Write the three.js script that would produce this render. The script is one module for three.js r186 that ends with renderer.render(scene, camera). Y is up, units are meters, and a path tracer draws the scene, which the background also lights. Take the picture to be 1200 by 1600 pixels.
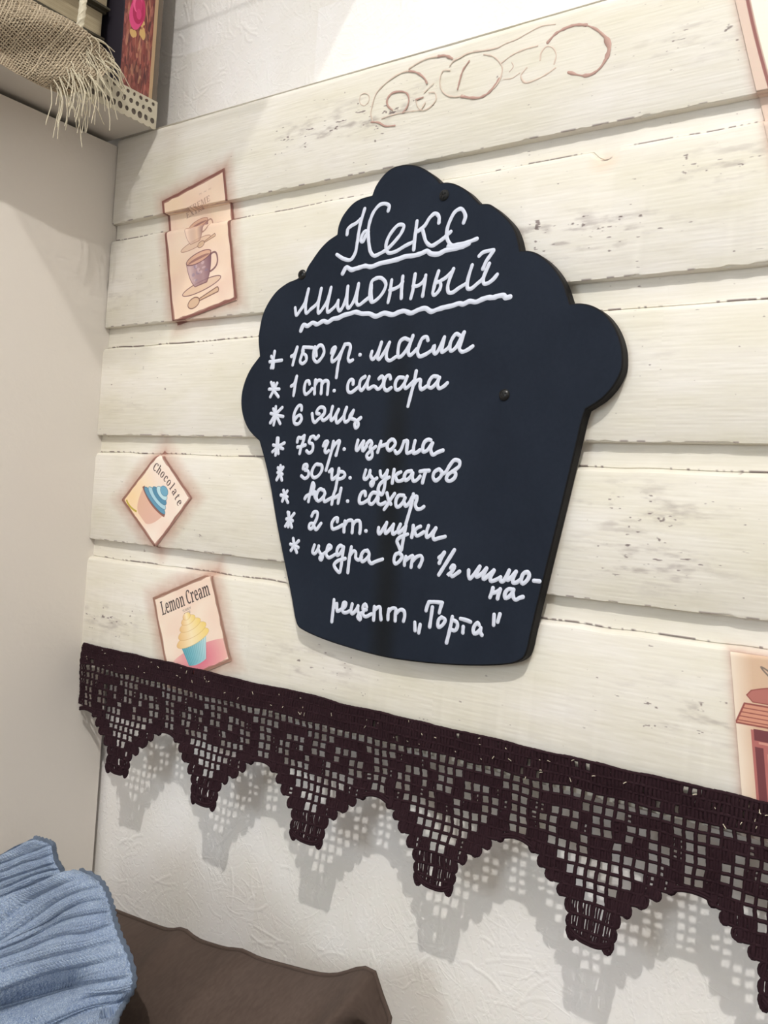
import * as THREE from 'three';
import { RoundedBoxGeometry } from 'three/addons/geometries/RoundedBoxGeometry.js';
import { mergeGeometries, toCreasedNormals } from 'three/addons/utils/BufferGeometryUtils.js';
import { RectAreaLightUniformsLib } from 'three/addons/lights/RectAreaLightUniformsLib.js';

// ---------------------------------------------------------------- camera, light, exposure
// x runs right along the back wall, y up, z out of the wall; z = 0 is the face of the plank panel.
RectAreaLightUniformsLib.init();
const scene = new THREE.Scene();
scene.background = new THREE.Color(0.02, 0.02, 0.02);
const renderer = new THREE.WebGLRenderer({ antialias: true });
renderer.toneMapping = THREE.LinearToneMapping;
renderer.toneMappingExposure = 1.0;
renderer.shadowMap.enabled = true;
const camera = new THREE.PerspectiveCamera(2 * Math.atan(800 / 1400) * 180 / Math.PI, 0.75, 0.02, 30);
{
  const yaw = 0.62191, pitch = -0.000637, roll = 0.071478;
  const fwd = new THREE.Vector3(-Math.sin(yaw) * Math.cos(pitch), Math.sin(pitch), -Math.cos(yaw) * Math.cos(pitch));
  const side = new THREE.Vector3(Math.cos(yaw), 0, -Math.sin(yaw));
  const up = new THREE.Vector3().crossVectors(side, fwd);
  const r = side.clone().multiplyScalar(Math.cos(roll)).addScaledVector(up, Math.sin(roll));
  const u = up.clone().multiplyScalar(Math.cos(roll)).addScaledVector(side, -Math.sin(roll));
  camera.quaternion.setFromRotationMatrix(new THREE.Matrix4().makeBasis(r, u, fwd.clone().negate()));
  camera.position.set(0, 1.35, 0.642);
}
scene.add(camera);
const LAMP = { at: [0.35, 3.35, 1.6], color: [1.0, 0.98, 0.94], power: 13.2 };        // bare bulb above right
const DAY = { at: [-1.05, 1.85, 3.28], w: 0.7, h: 0.9, color: [0.79, 0.9, 1.0], power: 11.5 }; // window behind the camera, to the left
const FILL = { color: [1.0, 0.98, 0.95], power: 1.5 };                                // two ceiling panels deeper in the room

// ---------------------------------------------------------------- helpers
let seed = 20240611;
const rnd = () => { seed |= 0; seed = seed + 0x6D2B79F5 | 0; let t = Math.imul(seed ^ seed >>> 15, 1 | seed); t = t + Math.imul(t ^ t >>> 7, 61 | t) ^ t; return ((t ^ t >>> 14) >>> 0) / 4294967296; };
const rr = (a, b) => a + (b - a) * rnd();
const hash = (x, y) => { let h = Math.imul(x, 374761393) + Math.imul(y, 668265263) | 0; h = Math.imul(h ^ h >>> 13, 1274126177); return ((h ^ h >>> 16) >>> 0) / 4294967296; };
function noise(x, y) {
  const xi = Math.floor(x), yi = Math.floor(y), fx = x - xi, fy = y - yi, sx = fx * fx * (3 - 2 * fx), sy = fy * fy * (3 - 2 * fy);
  const a = hash(xi, yi), b = hash(xi + 1, yi), c = hash(xi, yi + 1), d = hash(xi + 1, yi + 1);
  return a + (b - a) * sx + (c - a) * sy + (a - b - c + d) * sx * sy;
}
const fbm = (x, y) => noise(x, y) * 0.5 + noise(x * 2.1 + 7, y * 2.1 + 3) * 0.28 + noise(x * 4.3 + 1, y * 4.3 + 9) * 0.14 + noise(x * 8.7, y * 8.7) * 0.08;
const smooth = (a, b, x) => { const t = Math.min(1, Math.max(0, (x - a) / (b - a))); return t * t * (3 - 2 * t); };
const clamp = (x, a = 0, b = 1) => Math.min(b, Math.max(a, x));
const srgb = (r, g, b) => new THREE.Color().setRGB(r / 255, g / 255, b / 255, THREE.SRGBColorSpace);
const V = (x, y, z) => new THREE.Vector3(x, y, z);
const used = new Map();
const numbered = (n) => { const k = used.get(n) || 0; used.set(n, k + 1); return k ? `${n}_${String(k).padStart(3, '0')}` : n; };
function shade(o) { o.traverse((m) => { if (m.isMesh) { m.castShadow = true; m.receiveShadow = true; } }); return o; }
function mesh(name, geo, mat, parent) {
  const m = new THREE.Mesh(geo, mat); m.name = numbered(name); m.castShadow = m.receiveShadow = true;
  (parent || scene).add(m); return m;
}
function tag(o, label, category, group) { o.userData.label = label; o.userData.category = category; if (group) o.userData.group = group; return o; }
function thing(name, at, label, category, group) { const g = new THREE.Group(); g.name = numbered(name); g.position.set(...at); scene.add(g); return tag(g, label, category, group); }
function struct(name, geo, mat) { const m = mesh(name, geo, mat); m.userData.kind = 'structure'; return m; }
function box(x0, x1, y0, y1, z0, z1, r = 0) {
  const g = r ? new RoundedBoxGeometry(x1 - x0, y1 - y0, z1 - z0, 3, r) : new THREE.BoxGeometry(x1 - x0, y1 - y0, z1 - z0);
  g.translate((x0 + x1) / 2, (y0 + y1) / 2, (z0 + z1) / 2); return g;
}
function worldUV(g, s) {   // uv in metres over s, by the face's main direction
  const p = g.attributes.position, n = g.attributes.normal, uv = new Float32Array(p.count * 2);
  for (let i = 0; i < p.count; i++) {
    const ax = Math.abs(n.getX(i)), ay = Math.abs(n.getY(i)), az = Math.abs(n.getZ(i));
    const [a, b] = ax > ay && ax > az ? [p.getZ(i), p.getY(i)] : ay > az ? [p.getX(i), p.getZ(i)] : [p.getX(i), p.getY(i)];
    uv[2 * i] = a / s; uv[2 * i + 1] = b / s;
  }
  g.setAttribute('uv', new THREE.BufferAttribute(uv, 2)); return g;
}
function dataTex(w, h, fn, color = true) {   // fn(i, j, out) fills out[0..2] in 0..255, row 0 at the bottom
  const d = new Uint8Array(w * h * 4), o = [0, 0, 0];
  for (let j = 0; j < h; j++) for (let i = 0; i < w; i++) { fn(i, j, o); const k = 4 * (j * w + i); d[k] = clamp(o[0], 0, 255); d[k + 1] = clamp(o[1], 0, 255); d[k + 2] = clamp(o[2], 0, 255); d[k + 3] = 255; }
  const t = new THREE.DataTexture(d, w, h); t.magFilter = t.minFilter = THREE.LinearFilter; t.wrapS = t.wrapT = THREE.RepeatWrapping;
  if (color) t.colorSpace = THREE.SRGBColorSpace; t.needsUpdate = true; return t;
}
function canvasTex(w, h, draw, color = true) {
  const c = document.createElement('canvas'); c.width = w; c.height = h; draw(c.getContext('2d'), w, h);
  const t = new THREE.CanvasTexture(c); if (color) t.colorSpace = THREE.SRGBColorSpace; t.wrapS = t.wrapT = THREE.RepeatWrapping; return t;
}
class Soup {   // collects triangles
  constructor() { this.p = []; this.n = []; this.u = []; this.i = []; }
  v(x, y, z, nx = 0, ny = 0, nz = 1, u = 0, w = 0) { this.p.push(x, y, z); this.n.push(nx, ny, nz); this.u.push(u, w); return this.p.length / 3 - 1; }
  tri(a, b, c) { this.i.push(a, b, c); }
  tube(pts, rad, sides = 5, flat = 1) {   // rad: number or (k) => number; flat squeezes the tube along z
    const n = pts.length; let base = -1; const T = V(0, 0, 0), A = V(0, 0, 0), B = V(0, 0, 0);
    for (let k = 0; k < n; k++) {
      T.subVectors(pts[Math.min(n - 1, k + 1)], pts[Math.max(0, k - 1)]).normalize();
      A.set(0, 0, 1); if (Math.abs(T.z) > 0.9) A.set(1, 0, 0);
      B.crossVectors(T, A).normalize(); A.crossVectors(B, T).normalize();
      const r = typeof rad === 'function' ? rad(k / (n - 1)) : rad, row = this.p.length / 3;
      for (let s = 0; s < sides; s++) {
        const a = s / sides * 2 * Math.PI, c = Math.cos(a), d = Math.sin(a);
        const nx = A.x * c + B.x * d, ny = A.y * c + B.y * d, nz = A.z * c + B.z * d;
        this.v(pts[k].x + nx * r, pts[k].y + ny * r, pts[k].z + nz * r * flat, nx, ny, nz, s / sides, k * 0.2);
      }
      if (base >= 0) for (let s = 0; s < sides; s++) { const s2 = (s + 1) % sides; this.tri(base + s, base + s2, row + s); this.tri(base + s2, row + s2, row + s); }
      base = row;
      if (k === 0 || k === n - 1) { const q = this.v(pts[k].x, pts[k].y, pts[k].z, T.x * (k ? 1 : -1), T.y * (k ? 1 : -1), T.z * (k ? 1 : -1)); for (let s = 0; s < sides; s++) { const s2 = (s + 1) % sides; k ? this.tri(row + s, row + s2, q) : this.tri(row + s, q, row + s2); } }
    }
  }
  geo() {
    const g = new THREE.BufferGeometry();
    g.setAttribute('position', new THREE.Float32BufferAttribute(this.p, 3)); g.setAttribute('normal', new THREE.Float32BufferAttribute(this.n, 3));
    g.setAttribute('uv', new THREE.Float32BufferAttribute(this.u, 2)); g.setIndex(this.i); return g;
  }
}
function sheet(nu, nv, at, uvAt) {   // a grid surface with computed normals
  const s = new Soup(), p = V(0, 0, 0);
  for (let j = 0; j <= nv; j++) for (let i = 0; i <= nu; i++) { at(i / nu, j / nv, p); const q = uvAt ? uvAt(i / nu, j / nv, p) : [i / nu, j / nv]; s.v(p.x, p.y, p.z, 0, 0, 1, q[0], q[1]); }
  for (let j = 0; j < nv; j++) for (let i = 0; i < nu; i++) { const a = j * (nu + 1) + i; s.tri(a, a + 1, a + nu + 1); s.tri(a + 1, a + nu + 2, a + nu + 1); }
  const g = s.geo(); g.computeVertexNormals(); return g;
}
const spline = (pts, n) => new THREE.CatmullRomCurve3(pts, false, 'centripetal').getPoints(n);
function ribbon(soup, pts, w, z, dome, rough = 0.22) {   // a flat brush stroke lying on the plane z, with round ends
  const P = []; for (const p of pts) { const q = P[P.length - 1]; if (!q || q.distanceTo(p) > 1e-5) P.push(p); }
  let len = 0; for (let k = 1; k < P.length; k++) len += P[k].distanceTo(P[k - 1]);
  const n = Math.max(4, Math.round(len / 0.0011)), C = P.length > 2 ? spline(P, n) : P.length === 2 ? Array.from({ length: n + 1 }, (_, k) => P[0].clone().lerp(P[1], k / n)) : [P[0], P[0].clone().add(V(1e-4, 0, 0))];
  const ph = rr(0, 99); let prev = -1;
  const half = (k) => w * (1 - rough * 0.45 + rough * noise(ph + k * 0.35, 3.3));
  for (let k = 0; k < C.length; k++) {
    const t = V(0, 0, 0).subVectors(C[Math.min(C.length - 1, k + 1)], C[Math.max(0, k - 1)]).normalize(), h = half(k), nx = -t.y, ny = t.x, row = soup.p.length / 3;
    soup.v(C[k].x + nx * h, C[k].y + ny * h, z, nx * 0.5, ny * 0.5, 0.86); soup.v(C[k].x, C[k].y, z + dome, 0, 0, 1); soup.v(C[k].x - nx * h, C[k].y - ny * h, z, -nx * 0.5, -ny * 0.5, 0.86);
    if (prev >= 0) for (const s of [0, 1]) { soup.tri(prev + s, prev + s + 1, row + s); soup.tri(prev + s + 1, row + s + 1, row + s); }
    prev = row;
  }
  for (const k of [0, C.length - 1]) {
    const h = half(k), c = soup.v(C[k].x, C[k].y, z + dome, 0, 0, 1); let last = -1;
    for (let a = 0; a <= 12; a++) { const x = Math.cos(a / 6 * Math.PI), y = Math.sin(a / 6 * Math.PI), q = soup.v(C[k].x + x * h, C[k].y + y * h, z, x * 0.5, y * 0.5, 0.86); if (last >= 0) soup.tri(c, last, q); last = q; }
  }
}
const unpack2 = (a, z = 0) => { const r = []; for (let k = 0; k < a.length; k += 2) r.push(V(a[k] * 1e-4, 1 + a[k + 1] * 1e-4, z)); return r; };

// ---------------------------------------------------------------- traced shapes, in tenths of a millimetre (y from 1 m up)
const LETTERS = {};
LETTERS.title = [[-5142,5977,-5136,6024,-5100,6049,-5047,6066,-4996,6100],[-4960,6184,-4981,6115,-5001,6038,-5012,5952,-5020,5872,-5033,5796,-5078,5741,-5156,5755,-5247,5806],[-4698,6130,-4690,6168,-4728,6196,-4793,6196,-4854,6145,-4889,6070,-4903,5992,-4897,5925,-4883,5856,-4860,5787,-4819,5748,-4755,5760,-4677,5793,-4602,5850,-4537,5920,-4518,5976,-4574,5990,-4641,5939,-4684,5873,-4694,5808,-4666,5759,-4594,5758,-4487,5798,-4411,5821],[-4901,5968,-4939,5980,-4969,5947,-4979,5901,-4956,5889,-4934,5929,-4908,5966],[-4383,5997,-4389,5914,-4394,5838,-4396,5755],[-4158,5955,-4162,6006,-4202,6039,-4252,6012,-4300,5948,-4365,5909],[-4324,5932,-4300,5865,-4272,5805,-4217,5767,-4151,5790,-4081,5828],[-3915,5923,-3902,5977,-3946,6042,-4003,6028,-4048,5959,-4071,5887,-4065,5812,-4016,5750,-3943,5748,-3859,5756,-3776,5774],[-4084,5830,-4033,5864]];
LETTERS.title_rule = [[-5161,5624,-5123,5675,-5061,5648,-5010,5654,-4969,5659,-4911,5667,-4843,5653,-4747,5672,-4651,5679,-4556,5689,-4479,5704,-4386,5703,-4310,5714,-4258,5727,-4218,5701,-4143,5689,-4071,5712,-3984,5717,-3913,5725,-3850,5743],[-4045,5744,-3942,5733,-3857,5744]];
LETTERS.sub = [[-5707,5353,-5684,5281,-5650,5314,-5591,5389,-5571,5458,-5557,5516],[-5557,5516,-5572,5428,-5578,5348,-5562,5292,-5513,5324,-5440,5373,-5414,5435,-5401,5508],[-5401,5508,-5417,5425,-5424,5337,-5413,5282,-5365,5323,-5315,5397,-5287,5507],[-5285,5507,-5303,5406,-5315,5329,-5305,5284,-5256,5305,-5204,5350,-5189,5382],[-5189,5382,-5189,5319,-5167,5284,-5128,5324,-5099,5409,-5089,5500],[-5089,5500,-5090,5408,-5086,5340,-5068,5301,-5020,5345,-4990,5419,-4969,5513],[-4969,5513,-4977,5418,-4977,5342,-4951,5321,-4894,5349,-4844,5379],[-4759,5546,-4816,5527,-4835,5454,-4831,5368,-4804,5336,-4742,5361,-4679,5431,-4667,5486,-4712,5537,-4771,5547,-4810,5532],[-4822,5490,-4821,5424,-4805,5347],[-4606,5513,-4612,5443,-4617,5379,-4629,5319],[-4621,5426,-4565,5435,-4511,5458,-4486,5488],[-4490,5534,-4494,5452,-4490,5345],[-4363,5540,-4370,5468,-4375,5405,-4391,5335],[-4376,5441,-4332,5437,-4280,5464,-4259,5494],[-4253,5521,-4261,5431,-4270,5346],[-4126,5543,-4147,5475,-4162,5404,-4169,5360,-4152,5345,-4107,5381,-4095,5425,-4113,5454,-4148,5446],[-4098,5461,-4048,5483,-3999,5523],[-3980,5548,-4010,5471,-4025,5401,-4011,5355,-3974,5351,-3915,5383,-3851,5412],[-3803,5561,-3827,5480,-3838,5411,-3828,5371,-3797,5368,-3745,5402,-3694,5441,-3673,5491,-3644,5557],[-3644,5557,-3669,5499,-3689,5441,-3680,5398,-3646,5398,-3599,5424,-3563,5462],[-3744,5629,-3716,5652,-3667,5662,-3613,5662],[-3613,5659,-3644,5618,-3675,5578,-3700,5520]];
LETTERS.sub_rule = [[-5616,5131,-5585,5184,-5538,5171,-5475,5197,-5422,5179,-5348,5204,-5296,5190,-5236,5216,-5174,5221,-5114,5241,-5042,5251,-4982,5261,-4908,5241,-4825,5235,-4752,5207,-4661,5228,-4568,5208,-4502,5226,-4447,5231,-4378,5208,-4304,5230,-4234,5239,-4172,5207,-4110,5220,-4037,5233,-3965,5241,-3904,5254,-3863,5246,-3804,5264,-3743,5254,-3685,5271,-3636,5281,-3587,5277,-3539,5286,-3491,5286,-3471,5267,-3433,5271]];
LETTERS.l3 = [[-5929,4950,-5938,4872,-5960,4795],[-5969,4906,-5937,4863,-5933,4794],[-5983,4855,-5914,4857,-5829,4863],[-5710,4895,-5676,4911,-5646,4978],[-5644,4977,-5668,4893,-5687,4812],[-5568,4974,-5515,4971,-5456,4964],[-5568,4974,-5576,4925,-5532,4896,-5522,4851,-5566,4821,-5597,4840,-5585,4894,-5565,4938],[-5428,4971,-5440,4914,-5429,4856,-5391,4828,-5343,4861,-5314,4917,-5336,4971,-5371,4982,-5408,4948,-5403,4886],[-5228,4905,-5214,4943,-5182,4955,-5195,4912,-5218,4860,-5209,4825,-5161,4849,-5111,4908,-5073,4976],[-5078,4976,-5110,4899,-5135,4813,-5148,4679],[-5073,4976,-5023,4973,-5010,4946,-5021,4887,-5028,4844,-5009,4819,-4974,4831],[-4898,4874,-4892,4873],[-4765,4897,-4773,4855,-4753,4826,-4705,4875,-4668,4972],[-4668,4972,-4689,4889,-4698,4833,-4681,4825,-4636,4877,-4581,4967],[-4581,4967,-4603,4894,-4601,4829,-4567,4809,-4502,4839],[-4381,4980,-4426,4994,-4469,4971,-4485,4898,-4474,4833,-4436,4850,-4376,4929,-4339,5009],[-4340,5014,-4366,4938,-4377,4874,-4358,4846,-4316,4872,-4291,4898],[-4184,4965,-4197,4994,-4239,4986,-4267,4933,-4281,4870,-4259,4833,-4195,4848,-4134,4881],[-4134,4881,-4116,4916,-4116,4862,-4099,4846,-4061,4896,-4021,4983],[-4021,4983,-4036,4903,-4037,4859,-3987,4883,-3963,4909],[-3872,4988,-3909,5003,-3942,4969,-3963,4909,-3949,4864,-3905,4888,-3869,4948,-3833,5012],[-3833,5012,-3857,4930,-3868,4877,-3840,4852,-3791,4865,-3743,4893]];
LETTERS.l4 = [[-5946,4655,-5905,4581,-5839,4515],[-5868,4645,-5905,4581,-5943,4516],[-5967,4590,-5835,4588],[-5912,4646,-5905,4581],[-5686,4613,-5650,4632,-5625,4703],[-5625,4703,-5638,4615,-5649,4523],[-5461,4627,-5474,4655,-5505,4652,-5521,4605,-5516,4549,-5494,4533,-5454,4556,-5426,4583],[-5392,4661,-5395,4586,-5393,4535],[-5393,4617,-5361,4656,-5320,4651,-5314,4592,-5314,4537],[-5316,4616,-5284,4650,-5243,4645,-5238,4590,-5239,4528],[-5165,4559,-5159,4559],[-4950,4614,-4953,4646,-4983,4653,-5008,4616,-5003,4554,-4972,4538,-4926,4560,-4890,4586],[-4822,4677,-4867,4650,-4876,4584,-4853,4555,-4810,4601,-4775,4676],[-4775,4676,-4793,4610,-4777,4568,-4721,4590,-4696,4580],[-4668,4654,-4636,4676,-4615,4634,-4634,4588,-4672,4561,-4696,4580],[-4544,4651,-4556,4679,-4589,4670,-4608,4624,-4603,4569,-4573,4549,-4530,4572],[-4408,4656,-4458,4657,-4488,4612,-4478,4557,-4444,4556,-4393,4610,-4370,4664],[-4370,4664,-4392,4600,-4378,4564,-4326,4599,-4285,4634],[-4280,4707,-4294,4616,-4318,4508,-4340,4408],[-4302,4580,-4268,4625,-4231,4633,-4231,4578,-4213,4551,-4161,4577],[-4062,4655,-4109,4656,-4143,4612,-4145,4572,-4117,4562,-4068,4601,-4042,4645],[-4045,4645,-4057,4592,-4038,4556,-3992,4573,-3961,4599]];
LETTERS.l5 = [[-5863,4421,-5860,4336,-5875,4246],[-5780,4412,-5861,4344,-5919,4267],[-5922,4357,-5849,4340,-5761,4327],[-5894,4401,-5849,4336,-5792,4259],[-5537,4386,-5541,4422,-5568,4430,-5606,4391,-5627,4327,-5610,4263,-5562,4259,-5529,4303,-5549,4338,-5584,4327,-5613,4295],[-5404,4350,-5389,4294,-5366,4271,-5318,4306,-5261,4349,-5260,4396,-5302,4412,-5341,4389,-5351,4357,-5317,4349],[-5276,4341,-5288,4314,-5266,4290,-5227,4306,-5190,4341],[-5167,4414,-5181,4348,-5171,4290,-5138,4317,-5095,4387],[-5095,4387,-5119,4325,-5104,4267,-5067,4290,-5031,4325],[-5004,4405,-5026,4332,-5011,4275,-4978,4286,-4944,4332,-4924,4378],[-4924,4378,-4962,4317,-4902,4294,-4866,4271,-4859,4241,-4884,4221,-4899,4256,-4873,4286,-4837,4312]];
LETTERS.l6 = [[-5801,4121,-5801,4048,-5787,3975],[-5860,4055,-5798,4040,-5732,4021],[-5721,4077,-5788,4044,-5865,3990],[-5815,4121,-5818,4039,-5823,3958],[-5562,4087,-5550,4131,-5518,4124,-5478,4148],[-5478,4148,-5489,4092,-5510,4036,-5522,3980],[-5552,4040,-5500,4048,-5460,4061],[-5404,4133,-5364,4141,-5341,4118,-5308,4145],[-5404,4133,-5415,4085,-5373,4070,-5368,4015,-5406,3987,-5439,4006],[-5244,4056,-5223,4096,-5193,4096,-5213,4049,-5220,4010,-5203,3995,-5175,4015],[-5128,4097,-5137,4035,-5163,3934,-5191,3836],[-5136,4027,-5106,4074,-5060,4105,-5069,4044,-5087,3974],[-4999,4031,-4993,4031],[-4850,4112,-4864,4035,-4852,4022,-4814,4070,-4790,4104],[-4785,4104,-4796,4053,-4788,4019,-4750,4062],[-4751,4079,-4717,4109,-4694,4088,-4711,4046,-4687,4013,-4684,3971,-4718,3949,-4742,3978,-4704,4021,-4650,4059],[-4597,4106,-4609,4064,-4625,4010],[-4608,4060,-4533,4082],[-4486,4124,-4519,4099,-4525,4049,-4498,4029,-4460,4058,-4443,4092,-4471,4124,-4500,4116],[-4442,4026,-4425,4005,-4387,4027,-4354,4109],[-4354,4109,-4320,4114,-4320,4061,-4315,4007,-4277,4020,-4249,4033],[-4241,4115,-4251,4062,-4247,4009,-4199,4026,-4186,4038],[-4082,4121,-4107,4127,-4143,4108,-4159,4063,-4151,4023,-4113,4036,-4079,4081,-4063,4097],[-4065,4093,-4077,4040,-4053,4001,-4007,4022,-3957,4039]];
LETTERS.l7 = [[-5749,3861,-5753,3792,-5785,3726],[-5715,3846,-5758,3784],[-5779,3840,-5747,3784,-5719,3725],[-5780,3795,-5719,3781],[-5465,3841,-5458,3873,-5422,3878,-5424,3842,-5448,3830,-5401,3819,-5397,3776,-5436,3751,-5480,3773],[-5263,3882,-5314,3885,-5351,3837,-5357,3789,-5329,3763,-5275,3784,-5239,3840,-5248,3879,-5294,3885],[-5152,3823,-5120,3848,-5121,3805,-5111,3755,-5065,3784,-5042,3808],[-5042,3854,-5050,3784,-5058,3715,-5067,3653],[-5034,3827,-4990,3825,-4968,3799,-4995,3771,-5031,3762],[-4911,3776,-4905,3776],[-4740,3851,-4754,3778,-4732,3771,-4699,3810,-4692,3848],[-4694,3810,-4659,3778,-4646,3745,-4664,3714,-4677,3739,-4643,3766,-4613,3784],[-4583,3847,-4574,3810,-4552,3794,-4519,3829,-4506,3854],[-4506,3854,-4521,3770,-4528,3691,-4549,3644,-4588,3672,-4582,3722,-4539,3765,-4481,3797],[-4436,3864,-4442,3811,-4446,3748],[-4364,3846,-4393,3833,-4426,3803],[-4416,3803,-4398,3771,-4367,3768,-4329,3786],[-4256,3858,-4305,3848,-4326,3806,-4309,3778,-4271,3800,-4245,3838],[-4240,3842,-4242,3801,-4225,3773,-4192,3787,-4165,3816],[-4169,3857,-4121,3866,-4078,3867],[-4111,3862,-4126,3814,-4136,3763],[-3985,3882,-4025,3857,-4035,3813,-4009,3786,-3965,3815,-3949,3852,-3980,3883],[-3957,3835,-3912,3861],[-3912,3861,-3880,3917,-3838,3962,-3791,3951,-3788,3916,-3831,3879,-3892,3838,-3903,3802,-3874,3787,-3826,3816,-3819,3852,-3849,3871]];
LETTERS.l8 = [[-5689,3629,-5668,3578,-5625,3520],[-5640,3627,-5673,3578,-5695,3528],[-5717,3584,-5635,3571],[-5418,3566,-5405,3587,-5341,3625,-5317,3689,-5334,3716,-5354,3648,-5373,3541],[-5335,3613,-5301,3635,-5303,3595,-5274,3558],[-5202,3651,-5243,3661,-5271,3636,-5281,3581,-5258,3551,-5215,3576,-5184,3624,-5202,3655],[-5184,3624,-5196,3585,-5182,3551,-5134,3573,-5097,3594],[-5072,3653,-5087,3598,-5096,3532],[-5091,3582,-5048,3600,-5011,3625],[-5001,3679,-5014,3609,-5025,3544],[-4921,3568,-4915,3568],[-4725,3627,-4733,3661,-4764,3651,-4788,3603,-4782,3561,-4750,3559,-4680,3596],[-4602,3654,-4643,3657,-4677,3617,-4677,3567,-4650,3555,-4602,3604,-4576,3660],[-4583,3613,-4584,3571,-4552,3557,-4503,3580],[-4494,3659,-4475,3610,-4445,3566],[-4413,3659,-4454,3603,-4480,3560,-4512,3517],[-4317,3647,-4367,3645,-4393,3606,-4389,3557,-4368,3546,-4322,3585,-4301,3627],[-4307,3586,-4290,3558,-4253,3589,-4228,3639],[-4220,3664,-4228,3590,-4254,3483,-4274,3407],[-4217,3627,-4185,3649,-4182,3617,-4193,3576,-4171,3541,-4132,3545,-4105,3564]];
LETTERS.l9 = [[-5616,3428,-5588,3362,-5555,3292],[-5536,3421,-5588,3362,-5635,3295],[-5626,3364,-5550,3352],[-5600,3425,-5598,3293],[-5321,3410,-5299,3447,-5259,3449,-5255,3407,-5280,3350,-5315,3293,-5342,3299,-5335,3339,-5300,3341,-5276,3304,-5259,3289,-5204,3351],[-5018,3379,-5016,3410,-5049,3404,-5080,3356,-5066,3310,-5017,3321,-4957,3352],[-4931,3388,-4936,3342,-4934,3293],[-4932,3350,-4898,3394,-4850,3397,-4841,3349,-4842,3292],[-4841,3356,-4812,3396,-4769,3399,-4755,3347,-4757,3294],[-4694,3318,-4688,3318],[-4556,3355,-4557,3314,-4542,3304,-4505,3355,-4474,3405],[-4474,3405,-4487,3349,-4479,3312,-4433,3353,-4401,3395],[-4401,3395,-4409,3340,-4398,3311,-4368,3331],[-4330,3400,-4352,3344,-4341,3326,-4300,3362,-4272,3393],[-4272,3393,-4284,3327,-4294,3239,-4306,3179,-4336,3221,-4353,3256,-4329,3287,-4248,3322],[-4198,3398,-4199,3354,-4205,3300],[-4125,3396,-4154,3383,-4190,3348],[-4181,3345,-4156,3314,-4123,3328,-4087,3352],[-4045,3408,-4061,3350,-4053,3311,-4021,3331,-3972,3392],[-3972,3392,-3996,3333,-3981,3299,-3944,3309,-3875,3330]];
LETTERS.l10 = [[-5526,3189,-5506,3124,-5471,3064],[-5457,3172,-5506,3124,-5543,3076],[-5555,3133,-5457,3110],[-5264,3148,-5280,3080,-5256,3069,-5220,3112,-5212,3143],[-5215,3112,-5189,3079,-5158,3056,-5172,3020,-5191,3036,-5155,3074],[-5155,3074,-5102,3113,-5066,3146,-5095,3161,-5114,3121,-5115,3068,-5085,3049,-5011,3086],[-4929,3153,-4963,3168,-4993,3139,-4993,3079,-4967,3090,-4928,3145],[-4924,3158,-4932,3067,-4940,2972,-4952,2928,-4999,2958,-5018,2990,-4983,3028,-4898,3057],[-4838,3165,-4851,3074,-4858,2937],[-4847,3092,-4808,3133,-4786,3122,-4781,3072,-4748,3058,-4719,3086],[-4650,3142,-4692,3143,-4725,3094,-4710,3049,-4675,3065,-4637,3118,-4661,3150],[-4637,3118,-4638,3068,-4610,3041,-4560,3062,-4490,3088],[-4322,3157,-4359,3138,-4370,3085,-4353,3061,-4309,3091,-4289,3131,-4322,3157],[-4250,3131,-4259,3096,-4259,3057],[-4255,3096,-4219,3124,-4179,3144,-4186,3096,-4190,3048],[-4183,3096,-4144,3137,-4100,3151,-4084,3130,-4095,3085,-4108,3059],[-3920,3151,-3896,3171,-3873,3198],[-3873,3198,-3897,3147,-3914,3108],[-3778,3228,-3835,3134,-3911,3010],[-3801,3076,-3782,3102,-3767,3094,-3785,3053,-3818,3019,-3825,3012,-3805,3032,-3782,3010,-3748,3032,-3715,3057],[-3631,3074,-3627,3026,-3616,3010,-3574,3052,-3532,3114],[-3532,3114,-3554,3054,-3556,3030,-3511,3058,-3469,3106],[-3469,3106,-3492,3053,-3489,3019,-3449,3051,-3402,3096],[-3402,3096,-3429,3039,-3422,3009,-3378,3024,-3338,3048],[-3341,3044,-3333,3018,-3316,3017,-3289,3060,-3267,3109],[-3267,3109,-3282,3054,-3276,3031,-3244,3058,-3207,3105],[-3207,3105,-3229,3052,-3226,3016,-3197,3022,-3166,3046],[-3116,3110,-3144,3094,-3158,3040,-3145,3018,-3110,3045,-3092,3086,-3108,3111,-3130,3106],[-3049,3050,-3002,3051]];
LETTERS.l11 = [[-3399,2957,-3407,2919,-3420,2880],[-3403,2916,-3370,2927,-3344,2943],[-3334,2954,-3346,2913,-3352,2878],[-3226,2963,-3263,2962,-3290,2925,-3283,2889,-3254,2903,-3224,2940,-3218,2964],[-3224,2946,-3213,2901,-3193,2886,-3165,2903,-3133,2916]];
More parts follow.
